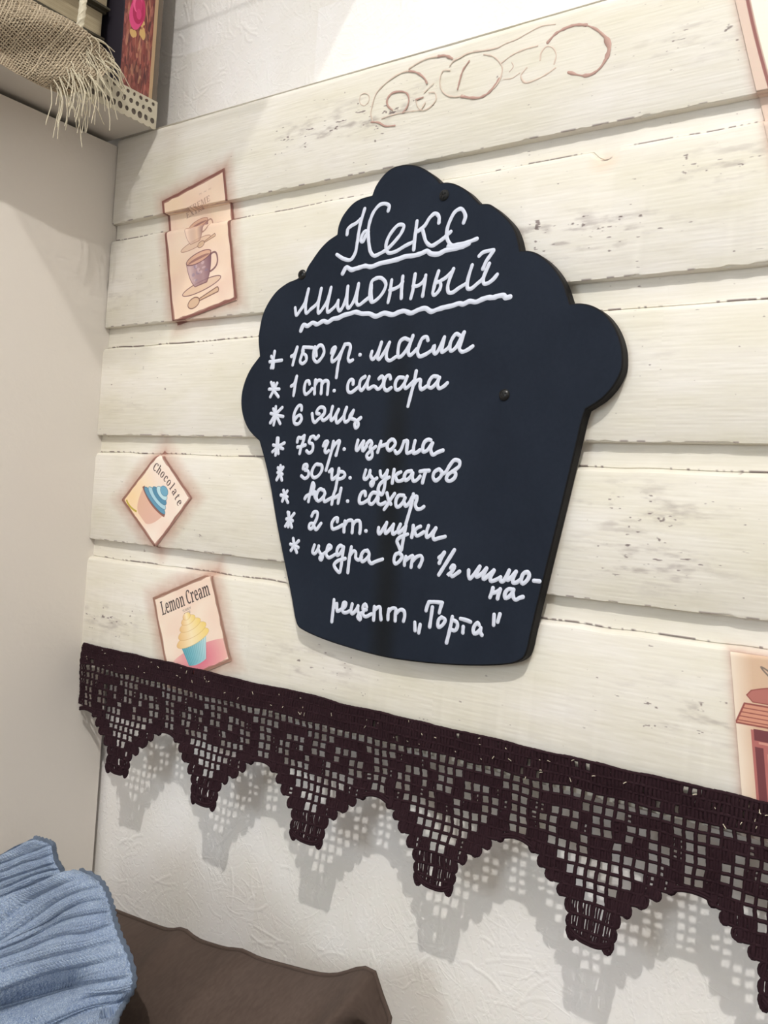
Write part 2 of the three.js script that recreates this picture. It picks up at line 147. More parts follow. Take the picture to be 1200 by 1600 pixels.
LETTERS.l12 = [[-4991,2678,-4994,2586,-4999,2482],[-4986,2610,-4956,2652,-4953,2614,-4945,2580,-4908,2600],[-4908,2600,-4862,2632,-4856,2667,-4880,2668,-4890,2621,-4882,2584,-4848,2581,-4806,2601],[-4784,2664,-4792,2595,-4776,2582,-4737,2617,-4717,2657],[-4721,2649,-4717,2612,-4701,2584,-4684,2560,-4687,2537,-4717,2560,-4692,2589,-4660,2604],[-4623,2657,-4639,2681,-4661,2664,-4663,2634,-4626,2635],[-4653,2628,-4659,2589,-4629,2574,-4567,2605],[-4541,2671,-4540,2612,-4540,2556],[-4538,2642,-4509,2667,-4482,2674,-4472,2620,-4462,2570],[-4386,2668,-4391,2623,-4389,2579],[-4389,2645,-4356,2679,-4316,2680,-4316,2632,-4313,2578],[-4308,2641,-4267,2678,-4231,2672,-4219,2630,-4228,2586],[-4113,2591,-4105,2524],[-4058,2579,-4067,2510],[-4010,2703,-4002,2738,-3989,2775],[-3989,2775,-3936,2783,-3858,2785],[-3861,2781,-3871,2742,-3880,2700],[-3950,2737,-3956,2657,-3963,2573],[-3855,2666,-3880,2644,-3885,2598,-3875,2581,-3833,2613,-3819,2652,-3851,2666],[-3752,2683,-3766,2585,-3790,2466],[-3746,2658,-3706,2644,-3699,2608,-3718,2576,-3748,2576],[-3675,2678,-3623,2673,-3580,2664],[-3644,2616,-3644,2568],[-3500,2649,-3514,2666,-3537,2644,-3550,2606,-3539,2575,-3507,2590,-3485,2615],[-3482,2630,-3483,2594,-3469,2574],[-3372,2749,-3370,2667],[-3321,2759,-3336,2696]];
const OUTLINE = [[-4893,6296,-4858,6376,-4773,6466,-4686,6508,-4551,6513,-4415,6478,-4298,6409,-4217,6342,-4175,6297],[-4175,6297,-4096,6288,-4012,6256,-3902,6186,-3825,6111,-3771,6062],[-3771,6062,-3693,6050,-3637,6017,-3531,5925,-3457,5843,-3409,5751,-3373,5635],[-3373,5635,-3311,5628,-3229,5599,-3131,5528,-3043,5435,-2984,5346,-2939,5242,-2914,5179],[-2914,5179,-2830,5175,-2741,5151,-2648,5096,-2571,5015,-2515,4922,-2480,4826,-2467,4745,-2468,4663,-2491,4596,-2534,4522,-2600,4450,-2669,4402,-2727,4368],[-2727,4368,-2747,4296,-2783,4088,-2870,3601,-2974,3036,-3041,2654,-3063,2518,-3090,2449,-3163,2398,-3240,2373,-3436,2332,-3749,2290,-4072,2263,-4418,2253,-4787,2276,-5098,2311,-5315,2354,-5395,2385,-5432,2439,-5498,2633,-5747,3301,-5869,3672,-5962,3902,-6052,4092],[-6052,4092,-6138,4147,-6213,4208,-6273,4290,-6312,4372,-6334,4460,-6333,4575,-6297,4696,-6237,4800,-6128,4915],[-6128,4915,-6162,5089,-6155,5194,-6130,5312,-6070,5426,-5965,5535,-5832,5602,-5714,5631,-5614,5682],[-5614,5682,-5593,5728,-5546,5785,-5452,5886,-5359,5952,-5264,5993],[-5264,5993,-5256,6068,-5212,6158,-5110,6252,-5019,6285,-4893,6296]];
const SCREWS = [[-5650, 5661], [-3421, 4490], [-4125, 6182]];
const SCROLL = [[2.2,-5040,7037,-5066,7106,-5054,7189,-5022,7279,-4948,7337,-4848,7384,-4748,7409,-4672,7407],[3.2,-4672,7407,-4582,7371,-4502,7306,-4467,7252],[3,-4823,7089,-4879,7142,-4890,7198,-4849,7242,-4759,7243,-4680,7211,-4651,7158,-4663,7087,-4704,7044],[3,-5053,7028,-4972,7007,-4889,6959,-4784,6944],[1.6,-4935,7037,-4819,7046,-4679,7044,-4528,7029],[2.2,-4674,7428,-4589,7455,-4492,7473,-4370,7465],[4,-4370,7465,-4297,7453,-4223,7410],[2.2,-4242,7354,-4209,7386,-4152,7398,-4084,7417,-3992,7414,-3901,7402,-3768,7394],[2.5,-4515,7026,-4471,7084],[3,-4573,7131,-4500,7136],[1.3,-5199,7306,-5152,7312,-5101,7274,-5103,7221,-5148,7198,-5199,7230,-5209,7275,-5199,7306],[2,-4238,7313,-4310,7324,-4335,7264,-4315,7168,-4256,7105,-4171,7071,-4077,7062],[3,-4050,7349,-4107,7283,-4130,7208,-4147,7131],[4.2,-4101,7061,-4006,7027,-3914,7012,-3838,7035,-3776,7090,-3747,7132],[1.5,-4573,7131,-4556,7076,-4503,7023,-4430,7029,-4362,7087,-4380,7151,-4441,7165],[1.4,-4491,7175,-4399,7237],[2.4,-3911,7371,-3823,7334,-3751,7264,-3723,7204,-3740,7123,-3789,7060],[1.8,-4014,7422,-3902,7406,-3792,7395,-3710,7412,-3616,7421,-3514,7447,-3391,7473,-3268,7456],[2.2,-3733,7259,-3642,7301,-3527,7320,-3413,7320],[2.2,-3381,7197,-3375,7258,-3333,7294,-3275,7269,-3243,7205,-3254,7137],[2.6,-3498,7163,-3545,7111,-3505,7045,-3414,7045,-3326,7067,-3240,7103],[4.5,-3324,7327,-3262,7378,-3176,7402,-3090,7405,-3003,7382],[3,-3003,7382,-2915,7325,-2837,7246],[6.5,-2837,7246,-2799,7158,-2814,7083],[4,-2814,7083,-2861,7016,-2931,6982,-3005,6989,-3127,7042],[1.3,-3710,7117,-3627,7108,-3559,7135],[1.3,-3655,7167,-3622,7202,-3637,7237]];
const KNIT_ROWS = [[0,-6688,104,1360,-6806,75,1460,-7137,-92,1460,-7611,-362,1400,-7903,-532,1500],[0.12,-6401,116,1384,-6548,74,1484,-6828,-85,1484,-7260,-365,1424,-7821,-853,1524],[0.25,-6236,63,1410,-6429,-10,1510,-6702,-186,1510,-7104,-484,1450,-7763,-958,1550],[0.38,-6123,-26,1436,-6280,-65,1536,-6552,-197,1536,-7005,-489,1476,-7721,-934,1576],[0.5,-6044,-107,1460,-6232,-195,1560,-6607,-374,1560,-7202,-693,1500,-7676,-970,1600],[0.62,-5922,-203,1484,-6185,-322,1584,-6610,-523,1584,-7150,-813,1524,-7621,-1073,1624],[0.74,-5783,-286,1508,-5976,-369,1608,-6372,-552,1608,-6911,-846,1548,-7560,-1232,1648],[0.85,-5673,-417,1530,-5931,-509,1630,-6613,-893,1410,-7113,-1172,1350,-7855,-1570,1450],[0.95,-5664,-520,1550,-5972,-643,1650,-6413,-911,1650,-6988,-1288,1590,-7447,-1548,1690],[1.05,-5729,-651,1570,-5918,-735,1670,-6304,-980,1670,-6760,-1308,1610,-7397,-1671,1710],[1.2,-5305,-468,2000,-5453,-541,2100,-5823,-788,2100,-6304,-1114,2040,-6701,-1360,2140],[1.6,-4539,-222,2640,-4669,-304,2740,-4986,-526,2740,-5411,-833,2680,-5651,-1007,2780],[2.2,-4022,-251,3040,-4125,-311,3140,-4393,-515,3140,-4776,-817,3080,-4972,-960,3180]];
const FOLD_ROWS = [[0,-7637,96,1200,-7905,-56,1200,-8436,-387,1200],[0.2,-7340,126,1208,-7735,-89,1208,-8416,-431,1208],[0.45,-7280,54,1218,-7711,-160,1218,-8392,-487,1218],[0.7,-7214,-9,1228,-7584,-189,1228,-8363,-579,1228],[1,-7121,-51,1240,-7498,-228,1240,-8329,-682,1240],[1.6,-7022,-175,1264,-7403,-364,1264,-8268,-837,1264]];

// ---------------------------------------------------------------- materials
const plasterBump = canvasTex(1400, 1400, (c, w, h) => {
  c.fillStyle = '#777'; c.fillRect(0, 0, w, h); c.lineCap = 'round';
  const stroke = (x0, y0, L, a, bend, wd, st) => { c.strokeStyle = st; c.lineWidth = wd; for (const sx of [-w, 0, w]) for (const sy of [-h, 0, h]) { const x = x0 + sx, y = y0 + sy; if (x < -150 || y < -150 || x > w + 150 || y > h + 150) continue; c.beginPath(); c.moveTo(x - Math.cos(a) * L / 2, y - Math.sin(a) * L / 2); c.quadraticCurveTo(x - Math.sin(a) * bend, y + Math.cos(a) * bend, x + Math.cos(a) * L / 2, y + Math.sin(a) * L / 2); c.stroke(); } };
  for (let k = 0; k < 420; k++) {          // soft swept patches of trowelled paste, drawn wrapped so that the tile has no seam
    const cx = rnd() * w, cy = rnd() * h, dir = rnd() < 0.55 ? Math.PI / 2 + rr(-0.5, 0.5) : rnd() * Math.PI, n = 6 + Math.floor(rnd() * 14);
    for (let m = 0; m < n; m++) { const up = rnd() < 0.55; stroke(cx + rr(-55, 55), cy + rr(-55, 55), rr(12, 60), dir + rr(-0.5, 0.5), rr(-14, 14), rr(1.2, 7), up ? `rgba(255,255,255,${rr(0.05, 0.2)})` : `rgba(0,0,0,${rr(0.05, 0.16)})`); }
  }
  for (let k = 0; k < 60; k++) {          // a few raised ridges crossing each other
    const cx = rnd() * w, cy = rnd() * h, dir = rnd() * Math.PI, n = 2 + Math.floor(rnd() * 4);
    for (let m = 0; m < n; m++) { const x = cx + rr(-45, 45), y = cy + rr(-45, 45), L = rr(20, 90), a = dir + rr(-0.35, 0.35), be = rr(-22, 22), al = rr(0.08, 0.22); for (const q of [9, 5.5, 2.5]) stroke(x, y, L, a, be, q, `rgba(255,255,255,${al})`); }
  }
  for (let k = 0; k < 16000; k++) { c.fillStyle = rnd() < 0.5 ? 'rgba(255,255,255,.13)' : 'rgba(0,0,0,.1)'; const s = rr(0.8, 5); c.beginPath(); c.ellipse(rnd() * w, rnd() * h, s, s * rr(0.3, 1), rnd() * 3, 0, 7); c.fill(); }
}, false);
const wallTone = dataTex(512, 512, (i, j, o) => { const f = fbm(i / 60, j / 60) - 0.5; o[0] = 235 + f * 14; o[1] = 231 + f * 16; o[2] = 226 + f * 24; });
const M = {
  wall: new THREE.MeshStandardMaterial({ map: wallTone, bumpMap: plasterBump, bumpScale: 0.0013, roughness: 0.72 }),
  side: new THREE.MeshStandardMaterial({ color: srgb(221, 214, 205), roughness: 0.7, bumpMap: dataTex(512, 512, (i, j, o) => { o[0] = o[1] = o[2] = 110 + 60 * fbm(i / 9, j / 9) + 30 * fbm(i / 50, j / 40); }, false), bumpScale: 0.0006 }),
  room: new THREE.MeshStandardMaterial({ color: srgb(184, 183, 182), roughness: 0.9 }),
  floor: new THREE.MeshStandardMaterial({ color: srgb(132, 122, 112), roughness: 0.5 }),
  white: new THREE.MeshStandardMaterial({ color: srgb(205, 200, 192), roughness: 0.6 }),
  edge: new THREE.MeshPhysicalMaterial({ color: srgb(20, 18, 19), roughness: 0.6, specularIntensity: 0.3 }),
  chalk: new THREE.MeshStandardMaterial({ color: srgb(206, 210, 223), roughness: 0.75 }),
  screw: new THREE.MeshStandardMaterial({ color: srgb(44, 43, 42), roughness: 0.35, metalness: 0.6 }),
  slot: new THREE.MeshStandardMaterial({ color: srgb(10, 10, 10), roughness: 0.8 }),
  yarn: new THREE.MeshPhysicalMaterial({ color: srgb(42, 25, 30), roughness: 0.85, specularIntensity: 0.25 }),
  linen: new THREE.MeshStandardMaterial({ color: srgb(196, 180, 156), roughness: 0.95 }),
  linenDark: new THREE.MeshStandardMaterial({ color: srgb(176, 152, 118), roughness: 1 }),
  pages: new THREE.MeshStandardMaterial({ roughness: 0.9, map: dataTex(64, 256, (i, j, o) => { const f = hash(3, j) * 26 + noise(i / 9, j) * 10; o[0] = 190 - f; o[1] = 176 - f; o[2] = 148 - f; }) }),
  cover: new THREE.MeshStandardMaterial({ color: srgb(70, 64, 50), roughness: 0.7 }),
  navy: new THREE.MeshStandardMaterial({ color: srgb(28, 20, 34), roughness: 0.8 }),
  cord: new THREE.MeshStandardMaterial({ color: srgb(214, 204, 180), roughness: 0.9 }),
};

// ---------------------------------------------------------------- the room
const WALL_Z = -0.045, LEFT_X = -0.8735;
struct('wall_back', worldUV(box(-2.7, 2.5, -0.1, 3.6, WALL_Z - 0.12, WALL_Z), 0.62), M.wall);
struct('wall_left', worldUV(box(-1.25, LEFT_X, 0, 1.7465, WALL_Z + 0.008, 0.62), 0.3), M.side);
struct('wall_west', box(-2.7, -2.6, 0, 3.6, WALL_Z, 3.4), M.room);
struct('wall_right', box(2.4, 2.5, 0, 3.6, WALL_Z, 3.4), M.room);
struct('floor', box(-2.7, 2.5, -0.1, 0, WALL_Z, 3.5), M.floor);
struct('ceiling', box(-2.7, 2.5, 3.6, 3.7, WALL_Z - 0.12, 3.5), M.room);
{ // the wall behind the camera has the window opening
  const [wx, wy] = DAY.at, a = wx - DAY.w / 2, b = wx + DAY.w / 2, c = wy - DAY.h / 2, d = wy + DAY.h / 2;
  struct('wall_front', mergeGeometries([box(-2.7, a, 0, 3.6, 3.4, 3.5), box(b, 2.5, 0, 3.6, 3.4, 3.5), box(a, b, 0, c, 3.4, 3.5), box(a, b, d, 3.6, 3.4, 3.5)]), M.room);
  struct('window_1', box(a, b, c, d, 3.42, 3.43), new THREE.MeshStandardMaterial({ color: 0xffffff, emissive: new THREE.Color(...DAY.color), emissiveIntensity: 1.2, roughness: 0.3 }));
  const l = new THREE.RectAreaLight(new THREE.Color(...DAY.color), DAY.power, DAY.w, DAY.h);
  l.position.set(wx, wy, 3.39); l.lookAt(wx, wy, 0); scene.add(l);
}
for (const [x, z] of [[1.2, 2.5], [-1.0, 2.3]]) {
  struct('trim_' + (x > 0 ? 1 : 2), box(x - 0.6, x + 0.6, 3.585, 3.6, z - 0.35, z + 0.35), new THREE.MeshStandardMaterial({ color: 0xffffff, emissive: new THREE.Color(...FILL.color), emissiveIntensity: 1 }));
  const l = new THREE.RectAreaLight(new THREE.Color(...FILL.color), FILL.power, 1.2, 0.7);
  l.position.set(x, 3.58, z); l.rotation.x = -Math.PI / 2; scene.add(l);
}
{ // the bare bulb on its flex, above right of the panel
  const [x, y, z] = LAMP.at, s = new Soup(); s.tube([V(x, y + 0.06, z), V(x, 3.6, z)], 0.004, 8);
  struct('trim_3', mergeGeometries([s.geo(), new THREE.CylinderGeometry(0.016, 0.018, 0.05, 20).translate(x, y + 0.055, z)].map((g) => g.toNonIndexed())), M.edge);
  struct('trim_4', new THREE.SphereGeometry(0.03, 24, 16).translate(x, y, z), new THREE.MeshStandardMaterial({ color: 0xffffff, emissive: new THREE.Color(...LAMP.color), emissiveIntensity: 4 }));
  const l = new THREE.PointLight(new THREE.Color(...LAMP.color), LAMP.power, 0, 2); l.position.set(x, y, z); l.castShadow = true; l.shadow.radius = 1; l.shadow.mapSize.set(2048, 2048); scene.add(l);
}
// a deep wire rack higher up the corner (above the frame): it throws the half shade with the diagonal edge over the corner
{ const s = new Soup(); for (let x = -1.25; x <= -0.455; x += 0.005) s.tube([V(x, 2.05, WALL_Z), V(x, 2.05, 0.476)], 0.0009, 5); for (const z of [WALL_Z + 0.01, 0.13, 0.3, 0.475]) s.tube([V(-1.25, 2.0485, z), V(-0.454, 2.0485, z)], 0.001, 6); for (const x of [-1.1]) s.tube([V(x, 2.045, 0.44), V(x, 1.98, WALL_Z)], 0.003, 6);
  struct('trim_5', s.geo(), M.white); }
struct('trim_6', mergeGeometries([box(LEFT_X, 1.7, 0.44, 0.5, WALL_Z + 0.001, 0.52, 0.01), box(LEFT_X, 1.7, 0.0, 0.44, 0.40, 0.43, 0.004)]), M.floor); // the bench seat under the cushions

// ---------------------------------------------------------------- the plank panel
const CARDS = {   // corners of the glued prints on the panel: top left, top right, bottom right, bottom left
  cup: [[-0.788, 1.671], [-0.693, 1.692], [-0.661, 1.553], [-0.756, 1.534]],
  diamond: [[-0.762, 1.399], [-0.706, 1.350], [-0.758, 1.293], [-0.820, 1.342]],
  lemon: [[-0.757, 1.240], [-0.670, 1.276], [-0.633, 1.191], [-0.720, 1.150]],
  kiosk: [[-0.160, 1.271], [0.0, 1.272], [0.012, 1.151], [-0.142, 1.151]],
  big: [[-0.196, 1.7555], [0.0, 1.7555], [0.03, 1.560], [-0.142, 1.560]],
};
const X0 = -0.8725, X1 = 0.36;
const PLANKS = [   // face bottom, face top, top of the tongue that slips under the plank above
  [1.6570, 1.7562, 1.7564], [1.5376, 1.6385, 1.6570], [1.4140, 1.5145, 1.5376], [1.2945, 1.3945, 1.4140], [1.1480, 1.2742, 1.2945]];
const KNOT = -0.2777;
function faceTop(i, x) { return PLANKS[i][1] + (noise(x * 40, i * 9) - 0.5) * 0.0012 + (i === 1 ? -0.0078 * Math.exp(-(((x - KNOT) / 0.0085) ** 4)) : 0); }
function profile(y) {   // depth of the panel's face at height y
  for (const [b, t] of PLANKS) if (y >= b && y <= t) return -0.0055 * ((Math.max(0, y - t + 0.007)) / 0.007) ** 3 - 0.0006 * (1 - smooth(b, b + 0.001, y));
  return -0.007;
}
const polyDist = (P, x, y) => {   // distance outside a convex quad (negative inside)
  let m = -1e9; for (let k = 0; k < 4; k++) { const [ax, ay] = P[k], [bx, by] = P[(k + 1) % 4], l = Math.hypot(bx - ax, by - ay); m = Math.max(m, ((bx - ax) * (y - ay) - (by - ay) * (x - ax)) / l); }
  return m;
};
const WORN = [[-.53, 1.702, 1], [-.593, 1.708, .8], [-.485, 1.716, .8], [-.209, 1.709, .6], [-.344, 1.577, 1], [-.276, 1.574, 1], [-.185, 1.609, .8], [-.807, 1.451, .3], [-.23, 1.365, 1.2], [-.225, 1.325, 1.2], [-.828, 1.209, .9], [-.53, 1.202, .9], [-.182, 1.225, 1], [-.845, 1.574, .5], [-.70, 1.31, .3], [-.25, 1.48, .3], [.1, 1.6, 1], [.15, 1.3, 1], [.1, 1.45, .6]];
function plankTexture(i) {
  const [yb, , ys] = PLANKS[i], W = 2048, H = 256;
  return dataTex(W, H, (a, b, o) => {
    const x = X0 + (a / W) * (X1 - X0), y = yb + (b / H) * (ys - yb);
    const grain = noise(x * 22 + 31 * i, y * 900) * 0.5 + noise(x * 70, y * 2200 + 9) * 0.5, cloud = fbm(x * 14 + i * 5, y * 34);
    let r = 222 + (cloud - 0.5) * 16 + (grain - 0.5) * 9, g = 216 + (cloud - 0.5) * 17 + (grain - 0.5) * 10, bl = 203 + (cloud - 0.5) * 30 + (grain - 0.5) * 13;
    let worn = 0.05; for (const [wx, wy, ws] of WORN) { const d = ((x - wx) / 0.05) ** 2 + ((y - wy) / 0.016) ** 2; worn += ws * Math.exp(-d); }
    worn = Math.min(1.2, worn);
    const tooth = noise(x * 130 + 3, y * 480 + i * 17), fine = noise(x * 480, y * 1100 + 4);
    const haze = smooth(0.5, 0.85, fbm(x * 55 + 2, y * 190)) * worn * 0.34;
    const spot = smooth(0.975 - 0.13 * worn, 1.055 - 0.13 * worn, tooth * 0.78 + fine * 0.3);
    // the worn arrises above and below each groove
    const dt = Math.abs(y - (faceTop(i, x) + 0.001)), db = y - yb;
    const arris = Math.max(smooth(0.0010, 0.0003, dt) * smooth(0.5, 0.62, noise(x * 45 + i * 7, 2) * 0.6 + noise(x * 400, i) * 0.4) * 0.85, smooth(0.0018, 0.0006, db) * smooth(0.62, 0.74, noise(x * 150 + 5, i * 3)) * 0.7);
    const dark = clamp(haze + spot * 0.8 + arris);
    r += (112 - r) * dark; g += (98 - g) * dark; bl += (94 - bl) * dark;
    if (i === 1) { const d = Math.hypot((x - KNOT + 0.001) / 0.013, (y - 1.628) / 0.009); const k = 0.30 * smooth(1.3, 0.3, d); r += (225 - r) * k; g += (180 - g) * k; bl += (150 - bl) * k; const e = smooth(0.0022, 0.0008, Math.hypot((x - KNOT - 0.001) / 2.6, y - 1.6305)) * 0.8; r += (60 - r) * e; g += (50 - g) * e; bl += (45 - bl) * e; }
    for (const [key, P] of Object.entries(CARDS)) {   // the brown glaze rubbed around the prints
      const d = polyDist(P, x, y); if (d > 0.03) continue;
      const n = fbm(x * 90, y * 90 + 5), reach = key === 'cup' ? 0.008 : key === 'big' || key === 'kiosk' ? 0.003 : 0.0105;
      const k = clamp((0.62 * Math.exp(-Math.max(0, d) / reach)) * (0.55 + 0.9 * n) * smooth(0.024, 0.010, d) - 0.03);
      r += (172 - r) * k; g += (126 - g) * k; bl += (108 - bl) * k;
    }
    o[0] = r; o[1] = g; o[2] = bl;
  });
}
const plankBump = dataTex(1024, 512, (i, j, o) => { const f = 120 + 55 * (noise(i / 46, j / 2.4) - 0.5) + 60 * (fbm(i / 30, j / 12) - 0.5); o[0] = o[1] = o[2] = f; }, false);
const panel = thing('plank_panel', [X0, 1.148, WALL_Z], 'cream painted wall panel of five worn horizontal planks behind the cupcake board', 'wall panel');
PLANKS.forEach(([yb, , ys], i) => {
  const N = 260, x0 = X0 + [0, 0.0005, 0.0, 0.0004, 0][i] - 0.0004 * i, s = new Soup(); let prev = -1, np = 0;
  for (let k = 0; k <= N; k++) {
    const x = x0 + (X1 - x0) * k / N, t = Math.min(faceTop(i, x), ys - 0.0002), low = yb + Math.max(0, noise(x * 150, i * 5 + 2) - 0.62) * 0.0035, wob = (noise(x * 9, i * 3) - 0.5) * 0.0008;
    const P = [[ys, -0.044], [ys, -0.0072], ...(ys - t > 0.004 ? [[t + 0.0012, -0.0070], [t + 0.0009, -0.0079], [t + 0.0004, -0.0079], [t + 0.0001, -0.0058]] : [[ys - 0.00005, -0.003], [ys - 0.0001, -0.0025], [ys - 0.00015, -0.0022], [ys - 0.0002, -0.002]]),
      [t - 0.0006, -0.0036 + wob], [t - 0.0016, -0.002 + wob], [t - 0.003, -0.0009 + wob], [t - 0.005, -0.0002 + wob], [t - 0.007, wob], [low + 0.0016, wob], [low + 0.0006, -0.0003 + wob], [low, -0.0013], [yb, -0.0022], [yb, -0.044]];
    np = P.length; const row = s.p.length / 3;
    P.forEach(([y, z], q) => s.v(x, y, z, 0, 0, 1, (x - X0) / (X1 - X0), clamp((y - yb) / (ys - yb) + (q > P.length - 4 ? 0.03 : 0), 0.004, 0.996)));
    if (prev >= 0) for (let q = 0; q < np - 1; q++) { s.tri(prev + q, prev + q + 1, row + q); s.tri(prev + q + 1, row + q + 1, row + q); }
    if (k === 0 || k === N) { const f = s.p.length / 3; for (const [y, z] of P) s.v(x, y, z, 0, 0, 1, (x - X0) / (X1 - X0), clamp((y - yb) / (ys - yb), 0.004, 0.996)); const tris = THREE.ShapeUtils.triangulateShape(P.map(([y, z]) => new THREE.Vector2(y, z)), []); for (const [a, b, c] of tris) k ? s.tri(f + a, f + b, f + c) : s.tri(f + a, f + c, f + b); }
    prev = row;
  }
  let g = s.geo(); g.deleteAttribute('normal'); g = toCreasedNormals(g, 0.5);
  g.translate(-panel.position.x, -panel.position.y, -panel.position.z);
  const bump = plankBump.clone(); bump.repeat.set(3, 0.42); bump.offset.set(0.21 * i, 0.37 * i); bump.needsUpdate = true;
  mesh('plank', g, new THREE.MeshStandardMaterial({ map: plankTexture(i), bumpMap: bump, bumpScale: 0.00045, roughness: 0.55 }), panel);
});

// ---------------------------------------------------------------- the prints glued on the panel
function card(P, lift = 0.0006) {
  return sheet(24, 170, (u, v, p) => {
    const a = 1 - v, tx = P[0][0] + (P[1][0] - P[0][0]) * u, ty = P[0][1] + (P[1][1] - P[0][1]) * u, bx = P[3][0] + (P[2][0] - P[3][0]) * u, by = P[3][1] + (P[2][1] - P[3][1]) * u;
    p.set(bx + (tx - bx) * v, by + (ty - by) * v, 0); p.z = profile(p.y) + lift + 0.0002 * a;
  }, (u, v) => [u, v]);
}
const paper = (tex) => new THREE.MeshStandardMaterial({ map: tex, roughness: 0.6, side: THREE.DoubleSide });
function aged(c, w, h, tones) {   // mottled paper
  c.fillStyle = tones[0]; c.fillRect(0, 0, w, h);
  for (let k = 0; k < 90; k++) { const x = rnd() * w, y = rnd() * h, r = rr(0.08, 0.3) * w, g = c.createRadialGradient(x, y, 0, x, y, r); g.addColorStop(0, tones[1 + k % (tones.length - 1)]); g.addColorStop(1, tones[1 + k % (tones.length - 1)].replace(/,[^,]*\)$/, ',0)')); c.fillStyle = g; c.fillRect(0, 0, w, h); }
}
function border(c, w, h, wd, col) {   // hand drawn brown outline
  c.lineJoin = 'round'; for (let k = 0; k < 3; k++) { c.strokeStyle = col; c.globalAlpha = 0.6; c.lineWidth = wd * (0.7 + 0.5 * k); c.beginPath(); const m = wd * 0.6, q = () => rr(-wd * 0.35, wd * 0.35);
    const pts = []; for (let t = 0; t < 12; t++) pts.push([m + (w - 2 * m) * t / 12, m]); for (let t = 0; t < 12; t++) pts.push([w - m, m + (h - 2 * m) * t / 12]); for (let t = 0; t < 12; t++) pts.push([w - m - (w - 2 * m) * t / 12, h - m]); for (let t = 0; t < 12; t++) pts.push([m, h - m - (h - 2 * m) * t / 12]);
    pts.forEach(([x, y], n) => n ? c.lineTo(x + q(), y + q()) : c.moveTo(x, y)); c.closePath(); c.stroke(); } c.globalAlpha = 1;
}
const path = (c, pts, close) => { c.beginPath(); pts.forEach((p, k) => k ? (p.length === 2 ? c.lineTo(...p) : p.length === 4 ? c.quadraticCurveTo(...p) : c.bezierCurveTo(...p)) : c.moveTo(...p)); if (close) c.closePath(); };
tag(mesh('cup_print', card(CARDS.cup), paper(canvasTex(500, 700, (c, w, h) => {
  aged(c, w, h, ['#e6cdb9', 'rgba(240,222,200,.35)', 'rgba(222,184,168,.32)', 'rgba(230,200,165,.3)']);
  c.save(); c.translate(40, 75); c.fillStyle = 'rgba(120,80,75,.35)'; c.font = 'italic 44px serif'; c.fillText('~ ~ ~', 250, 10); c.font = 'bold 46px serif'; c.fillStyle = 'rgba(120,80,72,.45)'; c.translate(215, 62); c.rotate(-0.04); c.fillText('EXTREME', -110, 0); c.restore();
  const cup = (x, y, s, fill, line) => { c.save(); c.translate(x, y); c.scale(s, s); c.lineWidth = 5; c.strokeStyle = line;
    c.fillStyle = 'rgba(200,160,130,.4)'; c.beginPath(); c.ellipse(0, 98, 150, 26, -0.05, 0, 7); c.fill(); c.stroke();
    path(c, [[-98, -55], [-92, 40, -48, 88], [44, 88], [84, 40, 94, -55]], true); c.fillStyle = fill; c.fill(); c.stroke();
    const g = c.createLinearGradient(-90, 0, 95, 0); g.addColorStop(0.1, 'rgba(255,235,225,.35)'); g.addColorStop(0.6, 'rgba(80,40,60,0)'); g.addColorStop(1, 'rgba(80,40,60,.55)'); c.fillStyle = g; c.fill();
    c.beginPath(); c.ellipse(-2, -58, 97, 27, -0.05, 0, 7); c.fillStyle = 'rgba(205,160,135,.9)'; c.fill(); c.stroke();
    c.beginPath(); c.ellipse(-2, -48, 84, 15, -0.05, Math.PI, 0); c.fillStyle = 'rgba(110,65,70,.55)'; c.fill();
    path(c, [[92, -48], [140, -66, 138, -8], [136, 34, 74, 40]]); c.lineWidth = 10; c.stroke(); c.restore(); };
  const spoon = (x, y, s, a) => { c.save(); c.translate(x, y); c.rotate(a); c.scale(s, s); c.fillStyle = 'rgba(205,170,140,.9)'; c.strokeStyle = 'rgba(110,72,62,.85)'; c.lineWidth = 6; c.beginPath(); c.ellipse(-90, 0, 48, 28, 0, 0, 7); c.fill(); c.stroke(); path(c, [[-42, -6], [110, -14], [125, 0, 110, 14], [-42, 6]], true); c.fill(); c.stroke(); c.restore(); };
  cup(235, 245, 0.78, 'rgba(224,186,158,.7)', 'rgba(140,88,76,.6)'); spoon(325, 330, 0.55, -0.15);
  cup(250, 460, 1.0, 'rgba(150,116,122,.8)', 'rgba(104,64,70,.8)'); for (let k = 0; k < 14; k++) { c.fillStyle = k % 2 ? 'rgba(122,112,142,.4)' : 'rgba(225,200,200,.4)'; c.beginPath(); c.ellipse(250 + rr(-60, 60), 470 + rr(-40, 50), rr(5, 15), rr(4, 10), 0, 0, 7); c.fill(); }
  spoon(265, 620, 0.95, -0.12);
  border(c, w, h, 13, '#74443c');
}))), 'tall pink brown print of two teacups and spoons, glued across the planks upper left', 'print');
